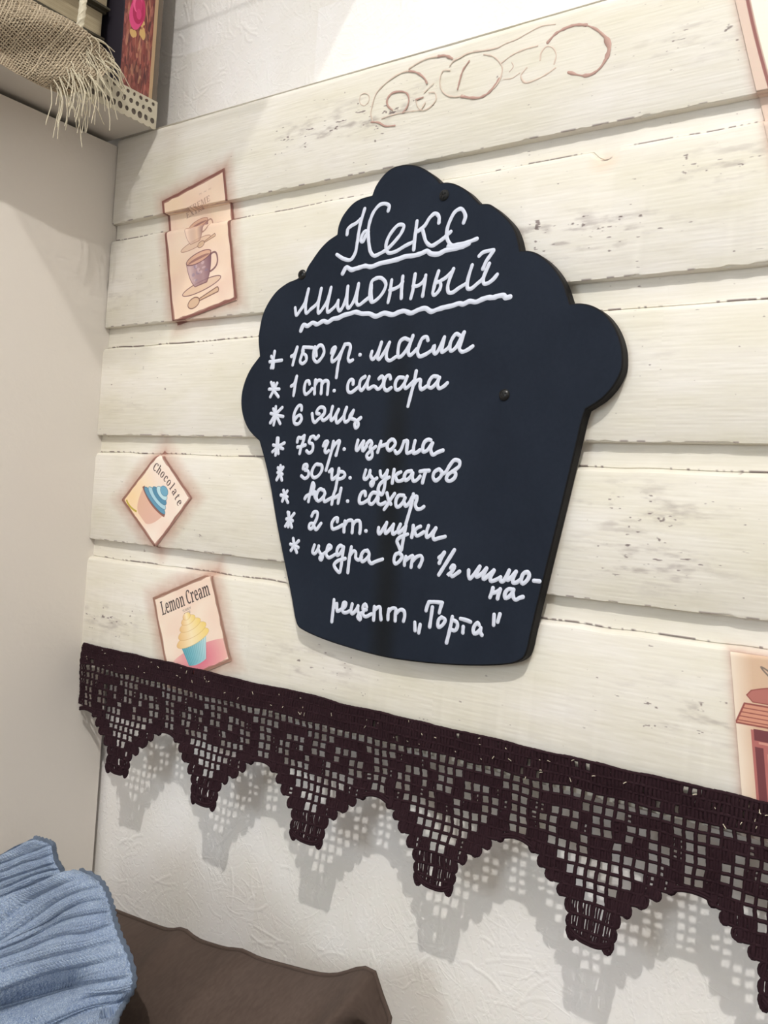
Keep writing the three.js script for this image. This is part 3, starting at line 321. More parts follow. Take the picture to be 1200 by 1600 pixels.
tag(mesh('cupcake_print', card(CARDS.diamond), paper(canvasTex(512, 512, (c, w, h) => {
  aged(c, w, h, ['#eddccb', 'rgba(240,226,212,.4)', 'rgba(236,206,190,.3)']);
  const y = c.createRadialGradient(60, 420, 10, 60, 420, 280); y.addColorStop(0, 'rgba(240,204,146,.7)'); y.addColorStop(1, 'rgba(243,205,140,0)'); c.fillStyle = y; c.fillRect(0, 0, w, h);
  c.fillStyle = '#5a4640'; c.font = 'bold 84px serif'; c.textAlign = 'center';
  const word = 'Chocolate'; for (let k = 0; k < word.length; k++) { const t = k / (word.length - 1) - 0.5; c.save(); c.translate(256 + t * 372, 104 + t * t * 90 - 8); c.rotate(t * 0.4); c.scale(0.82, 1); c.fillText(word[k], 0, 20); c.restore(); }
  c.font = '15px sans-serif'; c.fillStyle = 'rgba(110,90,84,.7)'; c.fillText('CUPCAKE', 256, 162);
  c.translate(250, 320); c.scale(1.18, 1.18); c.translate(-250, -320); path(c, [[118, 300], [150, 430, 214, 436], [300, 436], [352, 410, 372, 300]], true); c.fillStyle = 'rgba(210,160,142,.7)'; c.fill();
  c.strokeStyle = '#8c5a4e'; c.lineWidth = 20; path(c, [[112, 292], [245, 336, 384, 288]]); c.stroke();
  const cols = ['#5f93ad', '#a9cbd6', '#4f86a2', '#b9d6dc', '#6ba0b8'];
  for (let k = 0; k < 5; k++) { c.fillStyle = cols[k]; c.beginPath(); c.ellipse(250 + k * 4, 284 - k * 24, 126 - k * 22, 26, -0.05, 0, 7); c.fill(); c.strokeStyle = 'rgba(50,90,120,.6)'; c.lineWidth = 4; c.stroke(); }
  c.strokeStyle = '#b9a33c'; c.lineWidth = 12; path(c, [[70, 452], [120, 470, 190, 440]]); c.stroke();
  c.setTransform(1, 0, 0, 1, 0, 0); border(c, w, h, 15, '#86584c');
}))), 'small diamond shaped print with the word Chocolate and a blue topped cupcake', 'print');
tag(mesh('cupcake_print', card(CARDS.lemon, 0.0005), paper(canvasTex(600, 600, (c, w, h) => {
  aged(c, w, h, ['#ead8c4', 'rgba(238,224,206,.4)', 'rgba(232,200,182,.4)', 'rgba(234,205,186,.35)']);
  c.fillStyle = '#4a3a38'; c.textAlign = 'center'; c.save(); c.translate(305, 140); c.scale(0.7, 1.3); c.font = 'bold 98px serif'; c.fillText('Lemon Cream', 0, 0); c.restore();
  c.font = '24px sans-serif'; c.fillStyle = 'rgba(90,76,72,.8)'; c.fillText('YUMMY', 305, 176); c.fillText('MADE', 305, 200); c.translate(0, -42); c.translate(305, 420); c.scale(1.25, 1.06); c.translate(-305, -420);
  const g = c.createRadialGradient(330, 540, 30, 330, 540, 270); g.addColorStop(0, 'rgba(206,96,120,.85)'); g.addColorStop(0.6, 'rgba(224,150,150,.7)'); g.addColorStop(1, 'rgba(230,180,170,0)'); c.fillStyle = g; c.beginPath(); c.ellipse(340, 540, 270, 80, 0, 0, 7); c.fill();
  path(c, [[205, 415], [238, 555], [300, 580, 370, 556], [408, 415]], true); const t = c.createLinearGradient(205, 0, 408, 0); t.addColorStop(0, '#4f97a6'); t.addColorStop(0.4, '#79b4bf'); t.addColorStop(1, '#c3dadb'); c.fillStyle = t; c.fill();
  for (let k = 0; k <= 12; k++) { c.strokeStyle = 'rgba(50,110,125,.4)'; c.lineWidth = 3; c.beginPath(); c.moveTo(210 + k * 16, 420); c.lineTo(242 + k * 10.8, 560); c.stroke(); }
  const lay = [[305, 405, 128, 40], [312, 362, 112, 38], [306, 322, 84, 32], [300, 288, 56, 26], [294, 262, 30, 22]];
  lay.forEach(([x, yy, a, b], k) => { const q = c.createLinearGradient(x - a, 0, x + a, 0); q.addColorStop(0, '#dfb478'); q.addColorStop(0.45, '#f2dfb8'); q.addColorStop(1, '#eacb74'); c.fillStyle = q; c.beginPath(); c.ellipse(x, yy, a, b, -0.08, 0, 7); c.fill(); c.strokeStyle = 'rgba(190,140,80,.45)'; c.lineWidth = 3; c.stroke(); });
  c.setTransform(1, 0, 0, 1, 0, 0); border(c, w, h, 15, '#8a6252');
}))), 'square print with the words Lemon Cream and a blue cupcake, above the lace', 'print');
tag(mesh('kiosk_print', card(CARDS.kiosk), paper(canvasTex(700, 540, (c, w, h) => {
  aged(c, w, h, ['#cfae92', 'rgba(218,194,170,.4)', 'rgba(196,156,128,.3)', 'rgba(206,176,148,.3)']);
  const ed = c.createLinearGradient(0, 0, 60, 0); ed.addColorStop(0, 'rgba(233,218,200,.9)'); ed.addColorStop(1, 'rgba(233,218,200,0)'); c.fillStyle = ed; c.fillRect(0, 0, 60, h);
  c.translate(-66, 0); const red = '#a8625c', dk = '#6c3538', li = '#c58d7c';
  c.fillStyle = red; c.fillRect(108, 225, 464, 330); c.fillStyle = dk; c.fillRect(116, 222, 446, 34); c.fillRect(116, 275, 24, 290); c.fillStyle = li; c.fillRect(150, 290, 14, 260); c.fillRect(128, 258, 420, 7);
  c.fillStyle = '#7d2c30'; c.fillRect(190, 310, 330, 240); c.fillStyle = '#8fa0a8'; for (let a = 0; a < 3; a++) for (let b = 0; b < 3; b++) c.fillRect(205 + a * 105, 322 + b * 78, 92, 66);
  path(c, [[66, 212], [96, 150], [580, 150], [612, 212]], true); c.fillStyle = '#c98d74'; c.fill(); c.strokeStyle = '#8d4a42'; c.lineWidth = 5; c.stroke(); for (let k = 0; k < 4; k++) { path(c, [[88 - k * 5, 164 + k * 13], [590 + k * 5, 164 + k * 13]]); c.lineWidth = 3; c.stroke(); }
  path(c, [[104, 124], [118, 108], [180, 86, 240, 84], [440, 84], [540, 96, 560, 124], [545, 142], [120, 142]], true); c.fillStyle = '#ad6a60'; c.fill(); c.stroke();
  c.strokeStyle = '#7a6a60'; c.lineWidth = 5; path(c, [[205, 90], [130, 20, 160, 36], [190, 52, 215, 88]]); c.stroke(); c.fillStyle = '#6c7890'; c.beginPath(); c.ellipse(250, 12, 70, 22, 0.1, 0, 7); c.fill();
}))), 'brown edged print of a red street kiosk at the right end of the lowest plank', 'print');
tag(mesh('pale_print', card(CARDS.big, 0.0008), paper(canvasTex(512, 512, (c, w, h) => {
  aged(c, w, h, ['#eae4cd', 'rgba(240,236,214,.5)', 'rgba(226,230,206,.4)']);
  c.fillStyle = 'rgba(208,182,166,.9)'; path(c, [[0, 0], [24, 0], [16, 110, 24, 250], [18, 400, 22, 512], [0, 512]], true); c.fill();
  c.strokeStyle = '#8a5650'; c.lineWidth = 6; path(c, [[25, 0], [16, 110, 24, 250], [18, 400, 23, 512]]); c.stroke(); c.lineWidth = 3; c.globalAlpha = 0.5; path(c, [[29, 0], [20, 110, 28, 250], [22, 400, 27, 512]]); c.stroke(); c.globalAlpha = 1;
  c.fillStyle = 'rgba(120,130,120,.35)'; c.fillRect(60, 120, 400, 8);
}))), 'pale yellow print with a pink brown edge, cut by the top right corner', 'print');

// ---------------------------------------------------------------- the painted scroll ornament on the top plank
{
  const t = thing('scroll_ornament', [-0.42, 1.66, 0], 'faded brown painted scroll ornament of overlapping rings on the top plank', 'ornament');
  const tones = [new THREE.MeshStandardMaterial({ color: srgb(206, 186, 170), roughness: 0.7 }), new THREE.MeshStandardMaterial({ color: srgb(176, 142, 130), roughness: 0.7 })];
  for (const [w, ...p] of SCROLL) { const s = new Soup(); ribbon(s, unpack2(p), w * 0.00026, 0.0005, 0.0002, 1.1); const g = s.geo(); g.translate(0.42, -1.66, 0); mesh('scroll_stroke', g, tones[w >= 3 ? 1 : 0], t); }
}

// ---------------------------------------------------------------- the cupcake shaped chalkboard
{
  const t = thing('chalkboard', [-0.42, 1.22, 0], 'dark navy cupcake shaped chalkboard with a white handwritten lemon cake recipe', 'chalkboard');
  const off = (g) => g.translate(0.42, -1.22, 0);
  const shape = new THREE.Shape(); let first = true;
  for (const seg of OUTLINE) for (const p of spline(unpack2(seg), seg.length * 2)) { first ? shape.moveTo(p.x, p.y) : shape.lineTo(p.x, p.y); first = false; }
  const bx = -0.66, by = 1.20, BW = 0.45, BH = 0.48;
  const face = dataTex(512, 512, (i, j, o) => {
    const x = i / 512, y = j / 512, f = fbm(i / 40, j / 60) - 0.5, q = noise(i / 2, j / 2) - 0.5;
    const rub = smooth(0.045, 0.0, Math.abs(x - 0.485 + 0.02 * (noise(y * 6, 1) - 0.5))) * smooth(0.72, 0.4, y) * 0.35;
    o[0] = (31 + 8 * f + 3 * q) * (1 - rub * 0.6); o[1] = (37 + 9 * f + 3 * q) * (1 - rub * 0.75); o[2] = (48 + 10 * f + 3 * q) * (1 - rub);
  });
  face.repeat.set(1 / BW, 1 / BH); face.offset.set(-bx / BW, -by / BH);
  const g = new THREE.ExtrudeGeometry(shape, { depth: 0.0096, bevelEnabled: true, bevelThickness: 0.0012, bevelSize: 0.0012, bevelOffset: -0.0012, bevelSegments: 3, curveSegments: 4 });
  g.translate(0, 0, 0.0017);
  mesh('board', off(g), [new THREE.MeshPhysicalMaterial({ map: face, roughness: 0.7, specularIntensity: 0.22 }), M.edge], t);
  for (const [name, strokes] of Object.entries(LETTERS)) {
    const rule = name.endsWith('rule'), st = strokes.map((a) => unpack2(a)).map((p) => ({ p, a: Math.min(...p.map((q) => q.x)), b: Math.max(...p.map((q) => q.x)) })).sort((p, q) => p.a - q.a);
    const words = []; let end = -9;   // strokes that stand close together make one word
    for (const k of st) { if (!words.length || k.a > end + 0.0056) { words.push([]); end = k.b; } words[words.length - 1].push(k.p); end = Math.max(end, k.b); }
    for (const word of words) { const s = new Soup(); for (const p of word) ribbon(s, p, rule ? 0.0021 : name === 'title' ? 0.0017 : 0.00165, 0.0127, 0.0003); mesh(rule ? 'chalk_underline' : 'chalk_word', off(s.geo()), M.chalk, t); }
  }
  SCREWS.forEach((p, k) => {
    const [q] = unpack2(p), head = new THREE.LatheGeometry([[0, 0.0022], [0.0022, 0.0021], [0.0038, 0.0015], [0.0047, 0.0004], [0.0048, 0]].map(([a, b]) => new THREE.Vector2(a, b)), 20);
    head.rotateX(Math.PI / 2); head.translate(q.x + 0.42, q.y - 1.22, 0.0126); head.computeVertexNormals();
    const h = mesh('screw', head, k === 2 ? M.slot : M.screw, t);
    mesh('cross_slot', mergeGeometries([0.5, 0.5 + Math.PI / 2].map((a) => new THREE.BoxGeometry(0.0056, 0.0011, 0.0008).rotateZ(a).translate(q.x + 0.42, q.y - 1.22, 0.0147))), M.slot, h);
  });
}

// ---------------------------------------------------------------- the crocheted lace edging
{
  const U = 0.00845, UY = 0.00785, TOP = 1.1765, Y0 = 1.1535, t = thing('lace_edging', [LEFT_X, 1.03, 0], 'dark brown crocheted lace edging with pointed teeth along the panel foot', 'lace edging');
  const open = [null, [0, 1, 2, 7, 8, 9, 10, 15], [0, 1, 4, 5, 6, 8, 9, 11, 12, 13], [0, 1, 3, 4, 6, 8, 9, 11, 13, 14], [0, 1, 3, 4, 7, 10, 13, 14], [0, 1, 4, 5, 6, 7, 10, 11, 12, 13], [5, 6, 7, 8, 9, 10, 11, 12], [6, 7, 8, 9, 10, 11], [7, 8, 9, 10], [8, 9], [], [], []];
  const rowY = (r) => UY * (r + 0.16 * Math.max(0, r - 9));
  const span = [[0, 16], [0, 16], [0, 16], [0, 16], [0, 16], [0, 16], [2.6, 15.4], [3.7, 14.3], [4.8, 13.2], [5.9, 12.1], [7, 11], [7, 11], [7.2, 10.8]];
  const XA = -0.781 - 9 * U, PITCH = 16 * U;
  const mapTo = (x0) => (c, r, dz = 0) => {   // grid column, row -> a point on the hanging cloth
    let x = x0 + c * U, y = Y0 - rowY(r);
    const sway = (fbm(x * 30, r * 0.3) - 0.5), curl = 0.004 + 0.0095 * smooth(5, 13, r);
    y += 0.0022 * (noise(x * 45, r * 0.6 + 3) - 0.5); x += 0.0022 * (noise(x * 60 + 9, r * 0.8) - 0.5);
    x = Math.max(x, LEFT_X + 0.0022);
    return V(x - t.position.x, y - t.position.y, curl + sway * 0.006 + dz);
  };
  const bar = (s, f, a, b, rad, n = 3) => { const p = []; for (let k = 0; k <= n; k++) { const q = f(a[0] + (b[0] - a[0]) * k / n, a[1] + (b[1] - a[1]) * k / n, (k % 2 ? 0.0004 : -0.0003)); p.push(q); } const ph = rnd() * 6; s.tube(p, (k) => rad * (0.88 + 0.2 * Math.sin(ph + k * 9) ** 2), 6, 0.8); };
  const loopAt = (s, f, c, r, side) => { const p = []; for (let k = 0; k <= 8; k++) { const a = -Math.PI * 0.5 + side * (k / 8) * Math.PI * 1.5; p.push(f(c + Math.cos(a) * 0.36, r + 0.42 + Math.sin(a) * 0.5)); } s.tube(p, 0.0011, 5); };
  // the solid heading: rows of close stitches
  const NC = Math.ceil((X1 - 0.01 - XA) / U), head = new Soup();
  { const f = mapTo(XA);
    for (let r = -2.75; r < -0.1; r += 0.9167) {
      for (let c = -0.95; c < NC; c += 0.333) { if (rnd() < 0.016) continue; bar(head, f, [c + rr(-0.04, 0.04), r], [c + rr(-0.04, 0.04), r + 0.93], 0.00162, 2); }
      for (let c = -0.95; c < NC; c += 1) bar(head, f, [c, r], [c + 1, r], 0.0015, 3);
    }
    for (let c = -0.95; c < NC; c += 1) bar(head, f, [c, -0.02], [c + 1, -0.02], 0.0015, 3);
    mesh('heading', head.geo(), M.yarn, t);
    const lint = new Soup(); for (let k = 0; k < 120; k++) { const q = f(rr(-0.9, NC), rr(-2.6, 0), 0.0019), a = rnd() * 6.3, l = rr(0.0004, 0.0016), d = V(Math.cos(a) * l, Math.sin(a) * l, 0.0002); lint.tube([q, q.clone().add(d), q.clone().addScaledVector(d, 2).add(V(0.0002, -0.0003, 0))], rr(0.00018, 0.00034), 4); }
    const m = mesh('lint', lint.geo(), M.cord, t); m.userData.kind = 'stuff'; m.userData.label = 'pale flecks of lint'; }
  const nT = 9;
  for (let k = 0; k < nT; k++) {
    const s = new Soup(), f = mapTo(XA + k * PITCH);
    const first = k === 0;
    for (let r = 0; r < span.length; r++) {
      const [a, b] = span[r], ca = Math.floor(a), cb = Math.ceil(b), hgt = r === 12 ? 0.75 : 1;
      for (let c = ca; c < cb; c++) {
        const o = !open[r] || open[r].includes(c), l = Math.max(a, c), q = Math.min(b, c + 1);
        bar(s, f, [l, r + hgt], [q, r + hgt], 0.00135);
        if (r === 6 || r > 5 && (c < span[r - 1][0] || c >= span[r - 1][1])) bar(s, f, [l, r], [q, r], 0.00135);
        bar(s, f, [l, r], [l, r + hgt], 0.00145);
        if (c === cb - 1) bar(s, f, [q, r], [q, r + hgt], 0.00145);
        if (!o) for (const m of [0.3, 0.55, 0.8]) { const x = l + (q - l) * m; if (rnd() < 0.06) continue; bar(s, f, [x + rr(-0.05, 0.05), r], [x + rr(-0.05, 0.05), r + hgt], r > 9 ? 0.00088 : 0.00138, 2); }
        if (!o && r < 10) bar(s, f, [l, r + 0.5], [q, r + 0.5], 0.0011, 2);
      }
    }
    // scalloped arch under the pillars and the picot loops down the steps
    for (const [c0, c1] of [[-0.6, 2.7]]) for (const d of [0.12, 0.36]) { const p = []; for (let m = 0; m <= 10; m++) { const x = c0 + (c1 - c0) * m / 10; p.push(f(x, 6.0 + d + 0.35 * Math.abs((m - 5) / 5) ** 2)); } s.tube(p, 0.0015, 6); }
    for (const [c, r] of [[2.7, 6.2], [4.7, 8.1], [6.9, 10.1], [7.2, 12]]) { loopAt(s, f, c, r, -1); loopAt(s, f, 18 - c, r, 1); }
    for (const r of [6, 7, 8, 9, 10, 11, 12]) { loopAt(s, f, span[r][0] + 0.1, r + 0.2, -1); loopAt(s, f, span[r][1] - 0.1, r + 0.2, 1); }
    for (const d of [0, 0.24]) { const p = []; for (let m = 0; m <= 12; m++) { const x = 7.1 + 3.8 * m / 12; p.push(f(x, 12.72 + d - 0.55 * Math.pow(Math.abs(m - 6) / 6, 2.6))); } s.tube(p, 0.0014, 6); }
    if (first) for (let r = 0; r < 6; r++) { bar(s, f, [-0.9, r], [-0.9, r + 1], 0.0014); bar(s, f, [-0.9, r], [0, r], 0.0013); if (r % 2) loopAt(s, f, -0.7, r, -1); bar(s, f, [-0.45, r], [-0.45, r + 1], 0.0012); }
    mesh('tooth', s.geo(), M.yarn, t);
  }
}

// ---------------------------------------------------------------- the shelf over the left wall, and what is on it
{
  const F = -0.804, t = thing('shelf', [F, 1.753, 0.3], 'grey white shelf in the upper left corner with a dotted paper lace edge', 'shelf');
  const off = (g) => g.translate(-t.position.x, -t.position.y, -t.position.z);
  mesh('shelf_board', off(box(-1.25, F, 1.753, 1.7785, 0.0035, 0.62, 0.0012)), M.white, t);
  mesh('support_batten', off(box(-1.2, -0.893, 1.7466, 1.753, 0.01, 0.6)), M.edge, t);
  const sh = new THREE.Shape(); sh.moveTo(0.004, 1.7515); let z = 0.004;
  const zEnd = 0.40; while (z < zEnd) { const n = Math.min(zEnd, z + 0.0085); sh.quadraticCurveTo((z + n) / 2, 1.7485, n, 1.7515); z = n; }
  sh.lineTo(zEnd, 1.7812); sh.lineTo(0.004, 1.7812);
  for (let k = 0, q = 0.0095; q < zEnd - 0.006; q += 0.0085, k++) for (const [dy, dz, a, b] of [[1.7588, 0, 0.0031, 0.0036], [1.7688, 0.0042, 0.0029, 0.0036], [1.7768, 0.0005, 0.0023, 0.0022]]) {
    const h = new THREE.Path(), zz = Math.min(zEnd - 0.005, q + dz); h.absellipse(zz + rr(-0.0004, 0.0004), dy + rr(-0.0005, 0.0005), a * rr(0.6, 1.12), b * rr(0.6, 1.1), 0, Math.PI * 2, true, rr(-0.5, 0.5)); sh.holes.push(h);
  }
  const e = new THREE.ExtrudeGeometry(sh, { depth: 0.0007, bevelEnabled: false, curveSegments: 6 }); e.rotateY(-Math.PI / 2); e.translate(F + 0.0016, 0, 0);
  mesh('lace_paper_edge', off(e), new THREE.MeshStandardMaterial({ color: srgb(188, 180, 160), roughness: 0.9, side: THREE.DoubleSide }), t);
  mesh('edge_backing', off(box(F, F + 0.0006, 1.7535, 1.7785, 0.004, 0.4)), new THREE.MeshStandardMaterial({ color: srgb(96, 86, 78), roughness: 0.9 }), t);
}
const SH = 1.7787;
{
  const books = [[-0.832, 0.0570, 0.285, SH, SH + 0.0555, 0.03, 'thick closed book with yellowed pages lying lowest in the shelf stack'], [-0.836, 0.0535, 0.262, SH + 0.0557, SH + 0.086, -0.03, 'thinner book lying in the middle of the shelf stack behind the cord'], [-0.83, 0.0530, 0.27, SH + 0.0862, SH + 0.118, 0.02, 'topmost book of the shelf stack, cut by the top edge']];
  for (const [x, z0, z1, y0, y1, turn, label] of books) {
    const t = thing('book', [x, y0, z0], label, 'book', 'books lying on the corner shelf'), L = z1 - z0, H = y1 - y0;
    mesh('page_block', worldUV(box(-0.15, -0.003, 0.0022, H - 0.0022, 0.003, L - 0.003), 0.05), M.pages, t);
    mesh('cover', mergeGeometries([box(-0.155, 0, 0, 0.0022, 0, L), box(-0.155, 0, H - 0.0022, H, 0, L), box(-0.157, -0.155, 0, H, 0, L)]), M.cover, t);
    t.rotation.y = turn * 0.2;
  }
  const b = thing('decorated_box', [-0.812, SH, 0.0035], 'worn red box with a pink rose standing at the wall end of the shelf', 'box');
  const art = canvasTex(256, 1024, (c, w, h) => {
    c.fillStyle = '#7a3a34'; c.fillRect(0, 0, w, h);
    const cols = ['#8e4a3c', '#5c2a2a', '#b98a68', '#6a3a30', '#a8655a', '#3e2224'];
    for (let k = 0; k < 900; k++) { c.fillStyle = cols[Math.floor(rnd() * cols.length)]; c.globalAlpha = rr(0.2, 0.7); c.beginPath(); c.ellipse(rnd() * w, rnd() * h, rr(3, 14), rr(8, 46), rr(-0.4, 0.4), 0, 7); c.fill(); }
    c.globalAlpha = 1; for (const [x, y, s] of [[112, 640, 1], [120, 200, 0.9]]) {
      c.fillStyle = '#c9a468'; for (let k = 0; k < 9; k++) { c.beginPath(); c.ellipse(x - 10 + rr(-40, 70), y + 60 + rr(-30, 60), rr(8, 26), rr(8, 20), rnd() * 3, 0, 7); c.fill(); }
      for (let k = 0; k < 6; k++) { c.fillStyle = ['#b8265c', '#d0447a', '#a81e50', '#dd5c8a', '#bb2e62', '#c83a70'][k]; c.beginPath(); c.ellipse(x + rr(-18, 18), y + rr(-34, 34), s * (62 - k * 8), s * (80 - k * 11), 0.3, 0, 7); c.fill(); } }
  });
  const face = sheet(1, 1, (u, v, p) => p.set(0.0003, 0.004 + v * 0.238, 0.0448 - u * 0.0388), (u, v) => [u, v]);
  mesh('box_body', box(-0.17, -0.0006, 0, 0.245, 0.006, 0.045, 0.0015), M.navy, b);
  mesh('rim', mergeGeometries([box(-0.006, 0, 0, 0.245, 0.0012, 0.006), box(-0.004, 0, 0, 0.004, 0.006, 0.045)]), new THREE.MeshStandardMaterial({ color: srgb(178, 150, 116), roughness: 0.8 }), b);
  mesh('back_panel', box(-0.17, -0.002, 0, 0.247, -0.0075, 0.0012, 0.001), new THREE.MeshStandardMaterial({ color: srgb(104, 92, 80), roughness: 0.8 }), b);
  mesh('floral_face', face, new THREE.MeshStandardMaterial({ map: art, roughness: 0.7, side: THREE.DoubleSide }), b);
}
{ // white cord hanging from the shelf above
  const t = new Soup(), p = []; for (let k = 0; k <= 24; k++) { const y = 2.05 - k / 24 * 0.262; p.push(V(-0.8005 + 0.0012 * Math.sin(k), y, 0.1085 + 0.002 * Math.sin(k * 0.3) + (y - 1.8) * -0.02)); }
  t.tube(p, (k) => 0.0032 * (1 + 0.12 * Math.sin(k * 130)), 8); for (const ph of [0, 2.1, 4.2]) { const q = p.flatMap((a, k) => k < 24 ? [0, 1, 2, 3].map((m) => { const b = a.clone().lerp(p[k + 1], m / 4), g = (k * 4 + m) * 0.7 + ph; return b.add(V(Math.cos(g) * 0.0024, 0, Math.sin(g) * 0.0024)); }) : []); t.tube(q, 0.0017, 5); }
  tag(mesh('cord', t.geo(), M.cord), 'thick white cord hanging in front of the books', 'cord');
}
{ // coarse linen runner folded over the shelf edge, its end frayed
  const t = thing('burlap_runner', [-0.79, 1.735, 0.17], 'coarse beige burlap runner with a frayed end hanging over the shelf edge', 'cloth');
  const at = (a, b, dx = 0) => {   // a along the runner from the far end to the fray, b across from top to bottom
    const zt = 0.33 + (0.070 - 0.33) * a, zb = 0.33 + (0.118 - 0.33) * a, yt = 1.846 - 0.050 * Math.pow(a, 0.8), yb = 1.748 - 0.010 * a;
    const z = zt + (zb - zt) * b, y = yt + (yb - yt) * b + 0.003 * Math.sin(a * 9 + b * 4);
    const x = -0.795 + 0.010 * Math.sin(Math.PI * (0.15 + b * 0.8)) + 0.0035 * Math.sin(a * 17 + b * 7) - 0.007 * b * b + 0.002 * (fbm(a * 8, b * 8) - 0.5) + dx;
    return V(Math.max(x, -0.7985) - t.position.x, y - t.position.y, z - t.position.z);
  };
  const lin = new Soup(), NB = 34, NA = 90;
  for (let k = 0; k <= NB; k++) { const b0 = k / NB, p = [], ph = rnd() * 9; for (let q = 0; q <= 100; q++) { const a = q / 100; p.push(at(a, clamp(b0 + 0.012 * (noise(a * 14, ph) - 0.5)), 0.0005 * ((q + k) % 2 ? 1 : -1))); } lin.tube(p, 0.00068 * rr(0.7, 1.3), 4); }
  for (let k = 0; k <= NA; k++) { const a0 = k / NA, p = [], ph = rnd() * 9; for (let q = 0; q <= 34; q++) { const b = q / 34; p.push(at(clamp(a0 + 0.006 * (noise(b * 9, ph) - 0.5)), b, 0.0005 * ((q + k) % 2 ? -1 : 1))); } lin.tube(p, 0.0007 * rr(0.7, 1.35), 4); }
  mesh('weave', lin.geo(), M.linen, t);
  mesh('under_layer', sheet(60, 24, (u, v, p) => p.copy(at(u * 0.97, v, -0.0022)), (u, v) => [u, v]), new THREE.MeshStandardMaterial({ color: srgb(140, 122, 104), roughness: 1, side: THREE.DoubleSide }), t);
  const fr = new Soup();
  for (let k = 0; k < 78; k++) {
    const b = rnd(), s = at(rr(0.86, 1.0), b), L = rr(0.018, 0.052), dir = -0.35 - 0.9 * b + rr(-0.5, 0.4), sag = rr(0.2, 1.4), out = rr(0.1, 0.5), p = []; let x = s.x + 0.001, y = s.y, z = s.z, an = dir;
    for (let q = 0; q <= 9; q++) { p.push(V(x, y, z)); z -= Math.cos(an) * L / 9 * 0.8; y += Math.sin(an) * L / 9; x += out * L / 9 * (q < 4 ? 1 : -0.1); an -= sag / 9; an = Math.max(an, -1.75) + rr(-0.16, 0.16); }
    fr.tube(p, (q) => (0.00075 - 0.0003 * q) * 1.0, 4);
  }
  const fm = mesh('fringe', fr.geo(), M.cord, t); fm.userData.label = 'frayed loose threads';
}

// ---------------------------------------------------------------- the cushion and the knitted throw
{
  const t = thing('cushion', [-0.62, 0.5, 0.16], 'brown velvet cushion leaning on the wall behind the blue knitted throw', 'cushion');
  const edgeX = (u, v) => -0.868 + u * (0.468 + 0.014 * Math.sin(Math.PI * v)), topY = (u) => 0.906 + 0.048 * u - 0.008 * Math.sin(Math.PI * clamp(u / 0.93)) + 0.006 * Math.exp(-(((u - 0.47) / 0.03) ** 2)) + 0.003 * Math.exp(-(((u - 0.64) / 0.03) ** 2)) + 0.016 * Math.exp(-(((u - 0.95) / 0.06) ** 2)) - 0.026 * smooth(0.955, 1.0, u);
  const put = (side) => (u, v, p) => {
    const du = Math.abs(2 * u - 1), dv = Math.abs(2 * v - 1), puff = Math.pow(Math.max(0, 1 - du ** 3.2), 0.62) * Math.pow(Math.max(0, 1 - dv ** 3.4), 0.62);
    const yb = 0.503 + 0.02 * du * du, y = yb + (topY(u) - yb) * v, zc = 0.19 - 0.165 * v;
    let fold = 0; if (side > 0) {
      for (const [fu, fv, an, wd, ln, h] of [[0.30, 0.90, -0.25, 0.05, 0.10, 0.006], [0.36, 0.86, -0.9, 0.04, 0.10, -0.005], [0.55, 0.88, -0.1, 0.03, 0.2, 0.004], [0.34, 0.955, -0.5, 0.035, 0.16, 0.009], [0.42, 0.90, -0.35, 0.03, 0.12, -0.007], [0.26, 0.93, -1.0, 0.03, 0.14, -0.006], [0.52, 0.93, 0.1, 0.03, 0.18, 0.005], [0.88, 0.87, 0.95, 0.022, 0.14, 0.008], [0.93, 0.89, 0.7, 0.016, 0.10, -0.009], [0.72, 0.92, 0.25, 0.03, 0.16, 0.004], [0.8, 0.8, 0.9, 0.04, 0.2, -0.005]]) {
        const a = (u - fu) * Math.cos(an) + (v - fv) * Math.sin(an), b = -(u - fu) * Math.sin(an) + (v - fv) * Math.cos(an); fold += 3 * h * Math.exp(-((a / ln) ** 2) - (b / wd) ** 2);
      }
      fold += 0.006 * (fbm(u * 5 + 2, v * 5) - 0.5);
    }
    const z = zc + side * (side > 0 ? 0.092 : 0.05) * puff + fold * smooth(0, 0.12, puff);
    p.set(edgeX(u, v) - t.position.x, y - t.position.y, Math.max(z, WALL_Z + 0.004) - t.position.z);
  };
  const vel = new THREE.MeshPhysicalMaterial({ roughness: 0.95, sheen: 0.35, sheenRoughness: 0.5, sheenColor: srgb(150, 120, 98), map: dataTex(512, 512, (i, j, o) => { const f = (fbm(i / 70, j / 70) - 0.5) * 18 + (noise(i / 1.7, j / 1.7) - 0.5) * 9; o[0] = 74 + f; o[1] = 60 + f; o[2] = 52 + f; }) });
  mesh('front_panel', sheet(150, 150, put(1)), vel, t);
  mesh('back_panel', sheet(60, 60, (u, v, p) => put(-1)(1 - u, v, p)), vel, t);
  const s = new Soup(), p = [], q = V(0, 0, 0); for (let k = 0; k <= 200; k++) { const a = k / 50; const [u, v] = a < 1 ? [a, 1] : a < 2 ? [1, 2 - a] : a < 3 ? [3 - a, 0] : [0, a - 3]; put(1)(clamp(u), clamp(v), q); p.push(q.clone()); }
  s.tube(p, 0.0022, 6); mesh('seam', s.geo(), vel, t);
}
